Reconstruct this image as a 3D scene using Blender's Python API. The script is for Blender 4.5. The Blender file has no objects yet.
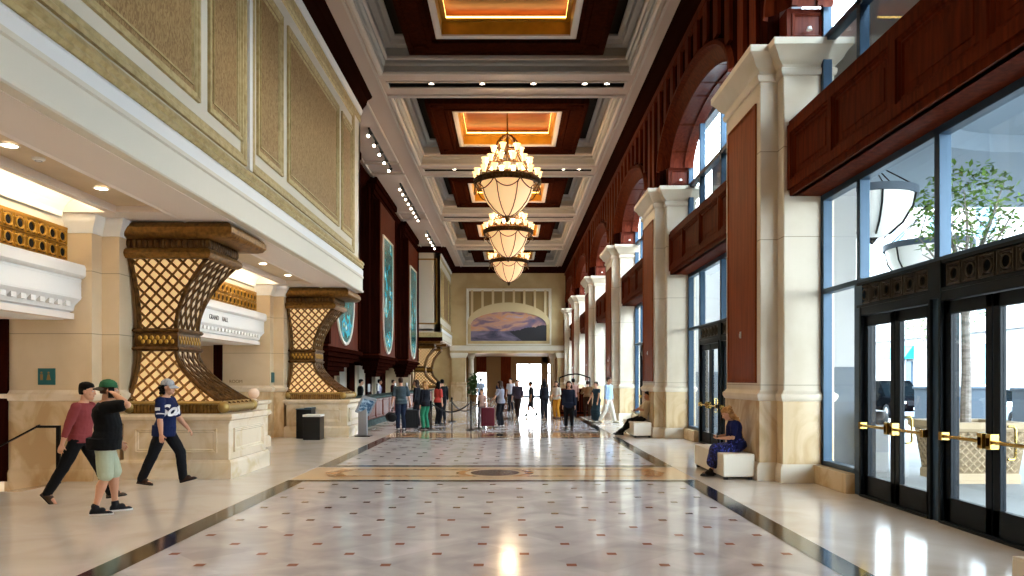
import bpy, bmesh, math, random
from mathutils import Vector, Matrix, Euler
random.seed(7)
PI = math.pi
scene = bpy.context.scene
COL = scene.collection

# ---------------------------------------------------------------- camera
EYE = 1.72
cam_data = bpy.data.cameras.new('camera')
cam = bpy.data.objects.new('camera', cam_data)
COL.objects.link(cam)
cam.location = (0, 0, EYE)
cam.rotation_euler = (PI / 2, 0, 0)
cam_data.sensor_width = 36.0
cam_data.lens = 36.0 * 726 / 1024
cam_data.shift_x = 1.0 / 1024
cam_data.shift_y = 91.5 / 1024
cam_data.clip_start = 0.05
cam_data.clip_end = 500
scene.camera = cam

# ---------------------------------------------------------------- exposure
scene.view_settings.view_transform = 'Standard'
scene.view_settings.look = 'None'
scene.view_settings.gamma = 1
scene.view_settings.use_curve_mapping = False
scene.view_settings.exposure = 0.78
cy = scene.cycles
cy.max_bounces = 9
cy.diffuse_bounces = 5
cy.glossy_bounces = 4
cy.transmission_bounces = 6
cy.transparent_max_bounces = 10
cy.caustics_reflective = False
cy.caustics_refractive = False
cy.sample_clamp_indirect = 6
cy.use_denoising = True

# ---------------------------------------------------------------- sky and sun
world = bpy.data.worlds.new('sky')
scene.world = world
world.use_nodes = True
wn = world.node_tree.nodes
wl = world.node_tree.links
bgn = wn['Background']
tc = wn.new('ShaderNodeTexCoord')
sep = wn.new('ShaderNodeSeparateXYZ')
wl.new(tc.outputs['Generated'], sep.inputs[0])
wr = wn.new('ShaderNodeValToRGB')
wr.color_ramp.elements[0].position = 0.0
wr.color_ramp.elements[0].color = (0.92, 0.97, 1.0, 1)
wr.color_ramp.elements[1].position = 0.6
wr.color_ramp.elements[1].color = (0.70, 0.85, 1.0, 1)
wl.new(sep.outputs[2], wr.inputs[0])
wl.new(wr.outputs[0], bgn.inputs[0])
bgn.inputs[1].default_value = 13.0

def add_light(name, kind, loc, energy, color=(1, 1, 1), rot=(0, 0, 0), size=0.1, size_y=None, spot=None, blend=0.6):
    d = bpy.data.lights.new(name, kind)
    d.energy = energy
    d.color = color
    if kind == 'AREA':
        d.size = size
        if size_y:
            d.shape = 'RECTANGLE'
            d.size_y = size_y
    elif kind == 'SUN':
        d.angle = size
    else:
        d.shadow_soft_size = size
    if kind == 'SPOT':
        d.spot_size = spot
        d.spot_blend = blend
    o = bpy.data.objects.new(name, d)
    o.location = loc
    o.rotation_euler = rot
    COL.objects.link(o)
    return o

# sun stands behind the hotel, lights the street and facades across from it
sun = add_light('sun', 'SUN', (40, -20, 60), 4.0, (1.0, 0.95, 0.87), size=0.01)
sun.rotation_euler = Vector((0.75, 0.45, -0.95)).to_track_quat('-Z', 'Y').to_euler()

PER = 9.1            # bay length of the hall
WARM = (1.0, 0.78, 0.52)
# recessed spots in the slots of the ceiling beams, and the cove trays of the coffers
for k in range(-1, 5):
    yb = 13.25 + PER * k
    for x in (-2.45, -0.88, 0.69, 2.27, 2.95):
        add_light('beam_spot_light', 'SPOT', (x, yb, 10.78), 140, WARM, size=0.05, spot=1.5)
for k in range(-1, 5):
    yc = 17.8 + PER * k
    for (lx, ly, sx, sy) in ((0, -1.72, 3.2, 0.08), (0, 1.72, 3.2, 0.08), (-1.72, 0, 0.08, 3.2), (1.72, 0, 0.08, 3.2)):
        add_light('coffer_cove_light', 'AREA', (-0.135 + lx, yc + ly, 11.41), 8, (1.0, 0.58, 0.2), (PI, 0, 0), sx, sy)
# chandelier lamps
for k in range(3):
    add_light('chandelier_light', 'POINT', (-0.135, 26.9 + PER * k, 9.75), 300, (1.0, 0.74, 0.45), size=0.5)
# low soffit on the left: downlights and the cove over the balconies
for k in range(-1, 2):
    yp = 12.3 + PER * k
    for dy in (-5.6, -3.4, -1.4):
        add_light('soffit_downlight_lamp', 'SPOT', (-6.15, yp + dy, 4.5), 36, (1.0, 0.80, 0.55), size=0.05, spot=2.0)
    add_light('balcony_cove_light', 'AREA', (-6.75, yp - 3.3, 4.66), 35, (1.0, 0.80, 0.52), (0, PI * 0.62, 0), 0.1, 6.0)
# under the reception desk canopy and the far lobby
for y in (28, 34.5, 41, 46.5):
    add_light('reception_downlight', 'SPOT', (-6.9, y, 6.0), 160, WARM, size=0.1, spot=2.2)
for (x, y) in ((-2.5, 63), (0, 66), (2.5, 63)):
    add_light('far_lobby_light', 'POINT', (x, y, 3.5), 25, WARM, size=0.3)
# back rooms behind the balconies
for k in range(-1, 2):
    add_light('back_room_light', 'POINT', (-10.2, 9.0 + PER * k, 2.9), 60, WARM, size=0.3)
# ---------------------------------------------------------------- materials
def srgb(h):
    h = h.lstrip('#')
    out = []
    for i in (0, 2, 4):
        c = int(h[i:i + 2], 16) / 255
        out.append(c / 12.92 if c <= 0.04045 else ((c + 0.055) / 1.055) ** 2.4)
    return (*out, 1)

MATS = {}
def mat(name, color, rough=0.5, metal=0.0, noise=None, bump=0.0, bscale=40, spec=0.3, coat=0.0, emit=None, estr=0.0):
    """color: hex. noise: (scale xyz, second hex, low, high) mixes a second tint of the same stuff."""
    if name in MATS:
        return MATS[name]
    m = bpy.data.materials.new(name)
    m.use_nodes = True
    n, l = m.node_tree.nodes, m.node_tree.links
    b = n['Principled BSDF']
    b.inputs['Base Color'].default_value = srgb(color)
    b.inputs['Roughness'].default_value = rough
    b.inputs['Metallic'].default_value = metal
    b.inputs['Specular IOR Level'].default_value = spec
    if coat:
        b.inputs['Coat Weight'].default_value = coat
        b.inputs['Coat Roughness'].default_value = 0.15
    t = n.new('ShaderNodeTexCoord')
    if noise:
        mp = n.new('ShaderNodeMapping')
        mp.inputs['Scale'].default_value = noise[0]
        l.new(t.outputs['Object'], mp.inputs[0])
        nz = n.new('ShaderNodeTexNoise')
        nz.inputs['Scale'].default_value = 1.0
        nz.inputs['Detail'].default_value = 6
        nz.inputs['Distortion'].default_value = noise[4] if len(noise) > 4 else 0.3
        l.new(mp.outputs[0], nz.inputs['Vector'])
        r = n.new('ShaderNodeValToRGB')
        r.color_ramp.elements[0].position = noise[2]
        r.color_ramp.elements[0].color = srgb(color)
        r.color_ramp.elements[1].position = noise[3]
        r.color_ramp.elements[1].color = srgb(noise[1])
        l.new(nz.outputs['Fac'], r.inputs[0])
        l.new(r.outputs[0], b.inputs['Base Color'])
    if bump:
        nb = n.new('ShaderNodeTexNoise')
        nb.inputs['Scale'].default_value = bscale
        l.new(t.outputs['Object'], nb.inputs['Vector'])
        bp = n.new('ShaderNodeBump')
        bp.inputs['Strength'].default_value = bump
        bp.inputs['Distance'].default_value = 0.01
        l.new(nb.outputs['Fac'], bp.inputs['Height'])
        l.new(bp.outputs[0], b.inputs['Normal'])
    if emit:
        b.inputs['Emission Color'].default_value = srgb(emit)
        b.inputs['Emission Strength'].default_value = estr
    MATS[name] = m
    return m

cream = mat('cream_paint', '#e2dac8', 0.55, bump=0.05)
soffitm = mat('soffit_paint', '#efe4da', 0.6, bump=0.03)
white = mat('white_paint', '#f0efec', 0.45)
olive = mat('olive_gold_moulding', '#c6b280', 0.5, noise=((9, 9, 9), '#b09a68', 0.4, 0.65))
damask = mat('damask_panel', '#8a6b42', 0.6, noise=((16, 16, 6), '#ad8e60', 0.42, 0.58, 2.5), bump=0.2, bscale=60)
ceilm = mat('ceiling_paint', '#c4ad9c', 0.6)
ceilw = mat('ceiling_moulding', '#cbbcae', 0.5)
recessm = mat('coffer_grey_paint', '#aaa298', 0.6)
darkpan = mat('dark_olive_panel', '#1c140b', 0.8, spec=0.08)
crownwood = mat('dark_crown_timber', '#24100a', 0.8, spec=0.0)
cofferwood = mat('coffer_timber', '#34150a', 0.6, noise=((10, 10, 3), '#250e07', 0.35, 0.7), spec=0.0)
frieze_metal = mat('dark_frieze_metal', '#4a4239', 0.5, 0.3)
gold = mat('gold_leaf_paint', '#c08a2a', 0.35, 0.2, noise=((3, 3, 3), '#a9751d', 0.35, 0.7))
copper = mat('coffer_copper_panel', '#7d4220', 0.4, 0.2, noise=((2, 6, 2), '#6b3414', 0.35, 0.7))
wood = mat('mahogany_wood', '#622711', 0.6, noise=((14, 14, 1.2), '#471a0b', 0.35, 0.7), spec=0.03)
woodr = mat('red_mahogany_wood', '#6f3220', 0.35, noise=((14, 14, 1.2), '#571f13', 0.35, 0.7), spec=0.1)
woodd = mat('dark_mahogany_wood', '#2c0f08', 0.65, noise=((14, 14, 1.2), '#1e0906', 0.35, 0.7), spec=0.0)
woodpanel = mat('pillar_wood_panel', '#87401c', 0.5, noise=((12, 12, 1.0), '#6e300f', 0.35, 0.7), spec=0.06)
stone = mat('limestone', '#dfd2bd', 0.4, noise=((1.2, 1.2, 1.2), '#d3c4ab', 0.4, 0.65))
tan = mat('tan_stone_wall', '#d9c3a3', 0.4, noise=((1, 1, 1), '#cfb794', 0.4, 0.65))
marble = mat('tan_veined_marble', '#d6bd97', 0.22, noise=((1.6, 1.6, 0.9), '#bf9f74', 0.45, 0.62, 1.8))
marblew = mat('cream_marble', '#e6d5bb', 0.2, noise=((1.4, 1.4, 1.4), '#d9c29c', 0.48, 0.66, 1.8))
grout = mat('stone_joint', '#a8967c', 0.8)
brassy = mat('antique_gold', '#8f662f', 0.42, 0.6, noise=((12, 12, 12), '#5c3c16', 0.4, 0.7), bump=0.4, bscale=50)
bronze = mat('dark_bronze', '#6b4a26', 0.42, 0.7, noise=((10, 10, 10), '#3c2812', 0.35, 0.7), bump=0.5, bscale=60)
brasspol = mat('polished_brass', '#c9a659', 0.22, 0.95)
grille_gold = mat('grille_gold', '#ab7f30', 0.35, 0.6)
darkhole = mat('dark_void', '#0d0906', 0.8)
frame_blue = mat('slate_blue_window_frame', '#33495c', 0.35, 0.3)
frame_dark = mat('black_door_frame', '#0a1219', 0.4, 0.0, spec=0.15)
iron = mat('black_iron', '#15120f', 0.4, 0.6)
teal = mat('teal_sign', '#1f5a5c', 0.4)
leather = mat('cream_leather', '#ece4d4', 0.5, bump=0.15, bscale=90)
blackp = mat('black_plastic', '#0d0e10', 0.35)
steel = mat('brushed_steel', '#9aa0a8', 0.35, 0.7)
granite = mat('green_granite', '#1f3130', 0.6, noise=((14, 14, 14), '#46605c', 0.45, 0.7), spec=0.1)
floor_out = mat('street_paving', '#8c8c8a', 0.8, noise=((0.4, 0.4, 0.4), '#807f7d', 0.4, 0.6))
asphalt = mat('asphalt', '#5f6266', 0.85)
facade = mat('white_facade', '#a6a6a5', 0.7, noise=((0.2, 0.2, 0.2), '#9b9b9b', 0.4, 0.6))
greyblue = mat('grey_canopy_paint', '#727e88', 0.6)
greystone = mat('grey_stone_base', '#4a545e', 0.6)
facade_glass = mat('facade_glass', '#3d5f74', 0.15, 0.2)
teal_glass = mat('teal_awning', '#1993a0', 0.4)

def glass_mat(name, tint=(0.93, 0.97, 0.98), gl=0.10):
    m = bpy.data.materials.new(name)
    m.use_nodes = True
    n, l = m.node_tree.nodes, m.node_tree.links
    n.remove(n['Principled BSDF'])
    out = n['Material Output']
    tr = n.new('ShaderNodeBsdfTransparent')
    tr.inputs[0].default_value = (*tint, 1)
    gg = n.new('ShaderNodeBsdfGlossy')
    gg.inputs['Roughness'].default_value = 0.02
    lw = n.new('ShaderNodeLayerWeight')
    lw.inputs[0].default_value = 0.5
    pw = n.new('ShaderNodeMath')
    pw.operation = 'POWER'
    pw.inputs[1].default_value = 4.0
    l.new(lw.outputs['Facing'], pw.inputs[0])
    fr = n.new('ShaderNodeMapRange')
    fr.inputs[3].default_value = 0.03
    fr.inputs[4].default_value = 0.45
    l.new(pw.outputs[0], fr.inputs[0])
    mx = n.new('ShaderNodeMixShader')
    l.new(fr.outputs[0], mx.inputs[0])
    l.new(tr.outputs[0], mx.inputs[1])
    l.new(gg.outputs[0], mx.inputs[2])
    l.new(mx.outputs[0], out.inputs[0])
    MATS[name] = m
    return m
glass = glass_mat('window_glass')

def lit(name, base, col, strength, rough=0.5):
    return mat(name, base, rough, emit=col, estr=strength)
lamp_white = lit('lit_lamp_lens', '#ffffff', '#fff0d8', 14)
cove_lit = lit('lit_cove_strip', '#fff0d0', '#ffd890', 5)
cove_gold = lit('lit_coffer_strip', '#ffe9b0', '#ffd26a', 4.0)
lattice_glow = lit('backlit_cream_panel', '#e8d3ac', '#ffcf8e', 0.36)
alabaster = lit('lit_alabaster_bowl', '#f2d9b0', '#ffc888', 0.42, 0.4)
tulip = lit('lit_glass_tulip', '#fff0d0', '#ffd08c', 1.1, 0.2)
bulb = lit('lit_bulb', '#ffffff', '#ffe6b8', 7)
lantern_white = mat('white_lantern_glass', '#f2f0ea', 0.4)

def floor_mat():
    m = bpy.data.materials.new('polished_marble_floor')
    m.use_nodes = True
    n, l = m.node_tree.nodes, m.node_tree.links
    b = n['Principled BSDF']
    t = n.new('ShaderNodeTexCoord')
    # each 0.61 m slab gets its own tint
    mp = n.new('ShaderNodeMapping')
    mp.inputs['Rotation'].default_value = (0, 0, PI / 4)
    l.new(t.outputs['Object'], mp.inputs[0])
    vo = n.new('ShaderNodeTexVoronoi')
    vo.feature = 'F1'
    vo.distance = 'CHEBYCHEV'
    vo.inputs['Scale'].default_value = 1 / 0.6096
    vo.inputs['Randomness'].default_value = 0.0
    l.new(mp.outputs[0], vo.inputs['Vector'])
    nz = n.new('ShaderNodeTexNoise')
    nz.inputs['Scale'].default_value = 1.3
    nz.inputs['Detail'].default_value = 7
    nz.inputs['Distortion'].default_value = 1.2
    l.new(t.outputs['Object'], nz.inputs['Vector'])
    r = n.new('ShaderNodeValToRGB')
    r.color_ramp.elements[0].position = 0.35
    r.color_ramp.elements[0].color = srgb('#c3bfc2')
    r.color_ramp.elements[1].position = 0.7
    r.color_ramp.elements[1].color = srgb('#dfdbdd')
    l.new(nz.outputs['Fac'], r.inputs[0])
    hs = n.new('ShaderNodeHueSaturation')
    sp = n.new('ShaderNodeSeparateColor')
    l.new(vo.outputs['Color'], sp.inputs[0])
    mr = n.new('ShaderNodeMapRange')
    mr.inputs[3].default_value = 0.90
    mr.inputs[4].default_value = 1.04
    l.new(sp.outputs[0], mr.inputs[0])
    l.new(mr.outputs[0], hs.inputs['Value'])
    l.new(r.outputs[0], hs.inputs['Color'])
    l.new(hs.outputs[0], b.inputs['Base Color'])
    b.inputs['Roughness'].default_value = 0.11
    b.inputs['Specular IOR Level'].default_value = 0.9
    return m
floorm = floor_mat()
floor_border = mat('polished_cream_marble_border', '#ddd5cd', 0.12, noise=((0.9, 0.9, 0.9), '#d0c6ba', 0.4, 0.65, 1.2), spec=0.9)
inlay_dark = mat('dark_green_marble_inlay', '#1f1f1c', 0.12, noise=((6, 6, 6), '#34332d', 0.45, 0.7, 1.0), spec=0.9)
inlay_orange = mat('orange_marble_inlay', '#c98a52', 0.1, noise=((3, 3, 3), '#d8a06a', 0.4, 0.7), spec=0.9)
inlay_peach = mat('peach_marble_inlay', '#e2c29b', 0.1, spec=0.9)
inlay_red = mat('red_marble_inlay', '#a06f5e', 0.12, spec=0.9)

# ---------------------------------------------------------------- mesh helpers
class MB:
    def __init__(s):
        s.v, s.f, s.m = [], [], []
    def add(s, vs, fs, mi=0):
        o = len(s.v)
        s.v += [tuple(p) for p in vs]
        s.f += [tuple(i + o for i in f) for f in fs]
        s.m += [mi] * len(fs)
        return s
    def box(s, x0, x1, y0, y1, z0, z1, mi=0):
        x0, x1 = min(x0, x1), max(x0, x1)
        y0, y1 = min(y0, y1), max(y0, y1)
        vs = [(x, y, z) for z in (z0, z1) for y in (y0, y1) for x in (x0, x1)]
        return s.add(vs, [(0, 2, 3, 1), (4, 5, 7, 6), (0, 1, 5, 4), (2, 6, 7, 3), (0, 4, 6, 2), (1, 3, 7, 5)], mi)
    def ext(s, poly, vec, mi=0, caps=True):
        n = len(poly)
        v = Vector(vec)
        a = [Vector(p) for p in poly]
        # orient outward
        nm = Vector((0, 0, 0))
        for i in range(n):
            nm += a[i].cross(a[(i + 1) % n])
        if nm.dot(v) > 0:
            a.reverse()
        vs = a + [p + v for p in a]
        fs = [(i, (i + 1) % n + n * 0, (i + 1) % n + n, i + n)[::-1] for i in range(n)]
        if caps:
            fs += [tuple(range(n)), tuple(range(2 * n - 1, n - 1, -1))]
        return s.add(vs, fs, mi)
    def prof_y(s, prof, y0, y1, mi=0):
        return s.ext([(x, y0, z) for x, z in prof], (0, y1 - y0, 0), mi)
    def prof_x(s, prof, x0, x1, mi=0):
        return s.ext([(x0, y, z) for y, z in prof], (x1 - x0, 0, 0), mi)
    def ring(s, prof, x0, x1, y0, y1, mi=0, closed=True):
        """profile (d, z): d outward distance from the rectangle; swept round it with mitres"""
        n = len(prof)
        vs, fs = [], []
        for (cx, cy, sx, sy) in ((x0, y0, -1, -1), (x1, y0, 1, -1), (x1, y1, 1, 1), (x0, y1, -1, 1)):
            for d, z in prof:
                vs.append((cx + sx * d, cy + sy * d, z))
        for c in range(4):
            c2 = (c + 1) % 4
            for i in range(n if closed else n - 1):
                j = (i + 1) % n
                fs.append((c * n + i, c2 * n + i, c2 * n + j, c * n + j))
        return s.add(vs, fs, mi)
    def frame(s, o, u, w, nrm, W, H, t, d, mi=0):
        """rectangular picture-frame moulding: origin o, axes u,w, normal nrm, outer W x H, width t, depth d"""
        o, u, w, nrm = Vector(o), Vector(u), Vector(w), Vector(nrm)
        pr = [(0, 0), (0, d), (t * 0.35, d), (t * 0.5, d * 0.45), (t * 0.8, d * 0.6), (t, 0)]
        n = len(pr)
        vs, fs = [], []
        for (cu, cw, su, sw) in ((0, 0, 1, 1), (W, 0, -1, 1), (W, H, -1, -1), (0, H, 1, -1)):
            for a, b in pr:
                vs.append(o + u * (cu + su * a) + w * (cw + sw * a) + nrm * b)
        for c in range(4):
            c2 = (c + 1) % 4
            for i in range(n - 1):
                fs.append((c * n + i, c2 * n + i, c2 * n + i + 1, c * n + i + 1))
        return s.add(vs, fs, mi)
    def quad(s, a, b, c, d, mi=0):
        return s.add([a, b, c, d], [(0, 1, 2, 3)], mi)
    def lathe(s, prof, c=(0, 0, 0), n=24, mi=0, ax='z', ang=(0, 2 * PI)):
        full = abs(ang[1] - ang[0] - 2 * PI) < 1e-6
        m = len(prof)
        vs, fs = [], []
        cnt = n if full else n + 1
        for i in range(cnt):
            a = ang[0] + (ang[1] - ang[0]) * i / n
            for r, h in prof:
                x, y = r * math.cos(a), r * math.sin(a)
                p = {'z': (x, y, h), 'y': (x, h, -y) if False else (x, h, y), 'x': (h, x, y)}[ax]
                vs.append((p[0] + c[0], p[1] + c[1], p[2] + c[2]))
        for i in range(n):
            j = (i + 1) % cnt
            for k in range(m - 1):
                fs.append((i * m + k, j * m + k, j * m + k + 1, i * m + k + 1))
        return s.add(vs, fs, mi)
    def tube(s, pts, r, n=8, mi=0, closed=False, caps=True):
        P = [Vector(p) for p in pts]
        R = r if isinstance(r, (list, tuple)) else [r] * len(P)
        vs, fs = [], []
        up = None
        for i, p in enumerate(P):
            if closed:
                d = P[(i + 1) % len(P)] - P[i - 1]
            else:
                d = P[min(i + 1, len(P) - 1)] - P[max(i - 1, 0)]
            d.normalize()
            if up is None:
                up = Vector((0, 0, 1)) if abs(d.z) < 0.9 else Vector((1, 0, 0))
            a = d.cross(up)
            if a.length < 1e-5:
                a = d.cross(Vector((0.3, 1, 0.1)))
            a.normalize()
            b = a.cross(d).normalized()
            up = b
            for k in range(n):
                t = 2 * PI * k / n
                vs.append(p + (a * math.cos(t) + b * math.sin(t)) * R[i])
        L = len(P)
        for i in range(L if closed else L - 1):
            j = (i + 1) % L
            for k in range(n):
                k2 = (k + 1) % n
                fs.append((i * n + k, j * n + k, j * n + k2, i * n + k2)[::-1])
        if caps and not closed:
            fs.append(tuple(range(n)))
            fs.append(tuple(range((L - 1) * n + n - 1, (L - 1) * n - 1, -1)))
        return s.add(vs, fs, mi)
    def bar(s, p, q, w, h, nrm, mi=0):
        """straight bar from p to q, w wide, h deep along nrm"""
        p, q, nrm = Vector(p), Vector(q), Vector(nrm).normalized()
        d = (q - p)
        if d.length < 1e-6:
            return s
        d.normalize()
        a = d.cross(nrm).normalized() * (w / 2)
        nn = nrm * h
        return s.ext([p - a, p + a, p + a + nn, p - a + nn], q - p, mi)
    def sphere(s, c, r, n=14, m=9, mi=0, sc=(1, 1, 1)):
        vs, fs = [], []
        for i in range(m + 1):
            th = PI * i / m
            for k in range(n):
                ph = 2 * PI * k / n
                vs.append((c[0] + sc[0] * r * math.sin(th) * math.cos(ph), c[1] + sc[1] * r * math.sin(th) * math.sin(ph), c[2] + sc[2] * r * math.cos(th)))
        for i in range(m):
            for k in range(n):
                k2 = (k + 1) % n
                fs.append((i * n + k, (i + 1) * n + k, (i + 1) * n + k2, i * n + k2))
        return s.add(vs, fs, mi)
    def build(s, name, mats, parent=None, kind=None, smooth=35, bevel=None, fix=True):
        me = bpy.data.meshes.new(name)
        me.from_pydata(s.v, [], s.f)
        mats = mats if isinstance(mats, (list, tuple)) else [mats]
        for m in mats:
            me.materials.append(m)
        for i, p in enumerate(me.polygons):
            p.material_index = s.m[i]
        if fix:
            bm = bmesh.new()
            bm.from_mesh(me)
            bmesh.ops.recalc_face_normals(bm, faces=bm.faces)
            bm.to_mesh(me)
            bm.free()
        if smooth:
            for p in me.polygons:
                p.use_smooth = True
            me.set_sharp_from_angle(angle=math.radians(smooth))
        o = bpy.data.objects.new(name, me)
        COL.objects.link(o)
        if parent:
            o.parent = parent
        if kind:
            o['kind'] = kind
        if bevel:
            md = o.modifiers.new('bevel', 'BEVEL')
            md.width = bevel
            md.segments = 2
            md.limit_method = 'ANGLE'
        return o

def thing(name, label, cat, loc=(0, 0, 0), rz=0, group=None):
    o = bpy.data.objects.new(name, None)
    o.empty_display_size = 0.2
    COL.objects.link(o)
    o.location = loc
    o.rotation_euler = (0, 0, rz)
    tag(o, label, cat, group)
    return o

def tag(o, label=None, cat=None, group=None, kind=None):
    if label: o['label'] = label
    if cat: o['category'] = cat
    if group: o['group'] = group
    if kind: o['kind'] = kind
    return o

def kids(o):
    return [c for c in bpy.data.objects if c.parent == o]

def copy_tree(o, parent=None, children=None):
    c = o.copy()
    COL.objects.link(c)
    if parent:
        c.parent = parent
    for ch in list(o.children):
        copy_tree(ch, c)
    return c

def dup(o, label, loc, rz=None):
    c = copy_tree(o)
    c.location = loc
    if rz is not None:
        c.rotation_euler = (0, 0, rz)
    c['label'] = label
    return c
# ================================================================ THE SHELL
YB, YE = -5.0, 58.6          # back of the hall (behind the camera) and far end wall
ZC = 10.8
CX = -0.135
# ---------------------------------------------------------------- floor
F = MB()
NX0, NX1, NY0, NY1 = -11.5, -7.5, 11.1, 12.3      # opening of the side ramp
F.box(-3.95, 3.3, YB, 51.0, -0.2, -0.012, 0)
F.box(-7.5, -3.81, YB, 51.0, -0.2, 0, 0)
F.box(3.19, 5.3, YB, 51.0, -0.2, 0, 0)
F.box(-7.5, 5.3, 51.0, 74, -0.2, 0, 0)
F.box(-12.5, -7.5, YB, NY0, -0.2, 0, 0)
F.box(-12.5, -7.5, NY1, 74, -0.2, 0, 0)
F.ext([(NX1, NY0, 0), (NX1, NY0, -0.2), (NX0, NY0, -0.75), (NX0, NY0, -0.62)], (0, NY1 - NY0, 0), 0)
XI0, XI1 = -3.51, 2.90
def fl(x0, x1, y0, y1, mi, z=0.0015):
    z = {0.0015: -0.004, 0.001: -0.004, 0.002: 0.0, 0.003: 0.001}[z]
    F.quad((x0, y0, z), (x1, y0, z), (x1, y1, z), (x0, y1, z), mi)
for k in range(-2, 5):
    yb = 13.38 + PER * k           # centre of the cross band
    y0, y1 = yb + 1.05, yb + PER - 1.05
    y1 = min(y1, 50.95)
    fl(XI0 - 0.3, XI1 + 0.29, yb - 1.05, yb - 0.86, 0)
    fl(XI0 - 0.3, XI1 + 0.29, yb + 0.86, yb + 1.05, 0)
    fl(XI0, XI1, y0, y1, 1)
    for (a, b) in ((XI0 - 0.3, XI0), (XI1, XI1 + 0.29)):
        fl(a, b, y0, y1, 2, 0.002)
    fl(XI0 - 0.3, XI1 + 0.29, y0 - 0.10, y0 + 0.09, 2, 0.003)
    fl(XI0 - 0.3, XI1 + 0.29, y1 - 0.09, y1 + 0.10, 2, 0.003)
    # cross band: peach field, orange frame, arrow ends and a dark medallion
    fl(XI0 - 0.3, XI1 + 0.29, yb - 0.86, yb + 0.86, 4, 0.001)
    fl(-3.05, 2.45, yb - 0.5, yb - 0.40, 3, 0.003)
    fl(-3.05, 2.45, yb + 0.40, yb + 0.5, 3, 0.003)
    for sx, xm in ((-1, -0.295), (1, -0.295)):
        xe = xm + sx * 2.95
        F.add([(xe - sx * 0.35, yb - 0.5, 0.004), (xe, yb - 0.5, 0.004), (xe + sx * 0.18, yb, 0.004), (xe, yb + 0.5, 0.004), (xe - sx * 0.35, yb + 0.5, 0.004), (xe - sx * 0.12, yb, 0.004)], [(0, 1, 2, 3, 4, 5)], 3)
        # arc hugging the medallion
        vs = []
        for i in range(9):
            t = math.radians(-62 + 124 * i / 8)
            vs.append((xm + sx * 0.72 * math.cos(t), yb + 0.55 * math.sin(t), 0.004))
        for i in range(8, -1, -1):
            t = math.radians(-62 + 124 * i / 8)
            vs.append((xm + sx * (0.55 * math.cos(t)), yb + 0.55 * math.sin(t), 0.004))
        F.add(vs, [tuple(range(len(vs)))], 3)
    F.add([(-0.295 + 0.60 * math.cos(2 * PI * i / 40), yb + 0.60 * math.sin(2 * PI * i / 40), 0.003) for i in range(40)], [tuple(range(40))], 4)
    F.add([(-0.295 + 0.45 * math.cos(2 * PI * i / 40), yb + 0.45 * math.sin(2 * PI * i / 40), 0.005) for i in range(40)], [tuple(range(40))], 2)
    # small red squares, staggered
    j = 0
    SP = 0.862
    j0 = int((y0 - 6.73) / (SP / 2)) - 1
    for j in range(j0, j0 + 22):
        yy = 6.73 + j * SP / 2
        if yy < y0 + 0.2 or yy > y1 - 0.2:
            continue
        off = 0.131 + (SP / 2 if j % 2 == 0 else 0)
        for i in range(-6, 6):
            xx = off + i * SP
            if XI0 + 0.12 < xx < XI1 - 0.12:
                fl(xx - 0.047, xx + 0.047, yy - 0.047, yy + 0.047, 5, 0.003)
floor = F.build('floor', [floor_border, floorm, inlay_dark, inlay_orange, inlay_peach, inlay_red], kind='structure', smooth=0, fix=False)

# ---------------------------------------------------------------- ceiling
C = MB()
C.box(-9.0, CX - 3.65, 23.0, YE, ZC, ZC + 0.2, 0)
C.box(-5.3, CX - 3.65, YB, 23.0, ZC, ZC + 0.2, 0)
C.box(CX + 3.65, 5.6, YB, YE, ZC, ZC + 0.2, 0)
for k in range(-2, 6):
    yb = 13.25 + PER * k
    a, b = yb - 0.93, yb + 0.93
    if k == 5: b = YE
    C.box(CX - 3.65, CX + 3.65, a, yb - 0.2, ZC, ZC + 0.2, 0)
    C.box(CX - 3.65, CX + 3.65, yb + 0.2, b, ZC, ZC + 0.2, 0)
    if k < 5:
        C.box(CX - 3.65, CX + 3.65, yb - 0.2, yb + 0.2, ZC + 0.19, ZC + 0.24, 2)     # dark slot
        C.ring([(0, ZC), (0.05, ZC), (0.05, ZC - 0.035), (0, ZC - 0.035)], CX - 3.62, CX + 3.62, yb - 0.2, yb + 0.2, 1)
        C.box(CX - 3.65, CX - 3.6, yb - 0.2, yb + 0.2, ZC, ZC + 0.2, 2)
        for sy in (-1, 1):
            C.box(CX - 3.65, CX + 3.65, yb + sy * 0.2, yb + sy * 0.185, ZC + 0.004, ZC + 0.2, 2)
# moulded panels on the ceiling margins
for k in range(-1, 5):
    yc = 17.8 + PER * k
    if yc > 23:
        C.ring([(0, ZC), (0.07, ZC), (0.07, ZC - 0.04), (0.03, ZC - 0.06), (0, ZC - 0.04)], -6.1, -4.75, yc - 3.9, yc + 3.3, 1)
        C.ring([(0, ZC), (0.07, ZC), (0.07, ZC - 0.04), (0.03, ZC - 0.06), (0, ZC - 0.04)], -6.1, -4.75, yc + 3.65, yc + 4.85, 1)
C.prof_y([(-4.05, ZC), (-4.05, ZC - 0.05), (-3.98, ZC - 0.05), (-3.98, ZC)], YB, YE, 1)
C.prof_y([(3.72, ZC), (3.72, ZC - 0.05), (3.79, ZC - 0.05), (3.79, ZC)], YB, YE, 1)
C.box(-9, 6, YB, YE + 16, 12.3, 12.5, 0)      # roof deck
C.box(-9.2, -9.0, YB, YE, 4.4, 12.4, 0)
ceiling = C.build('ceiling', [ceilm, ceilw, darkhole], kind='structure')

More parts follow.
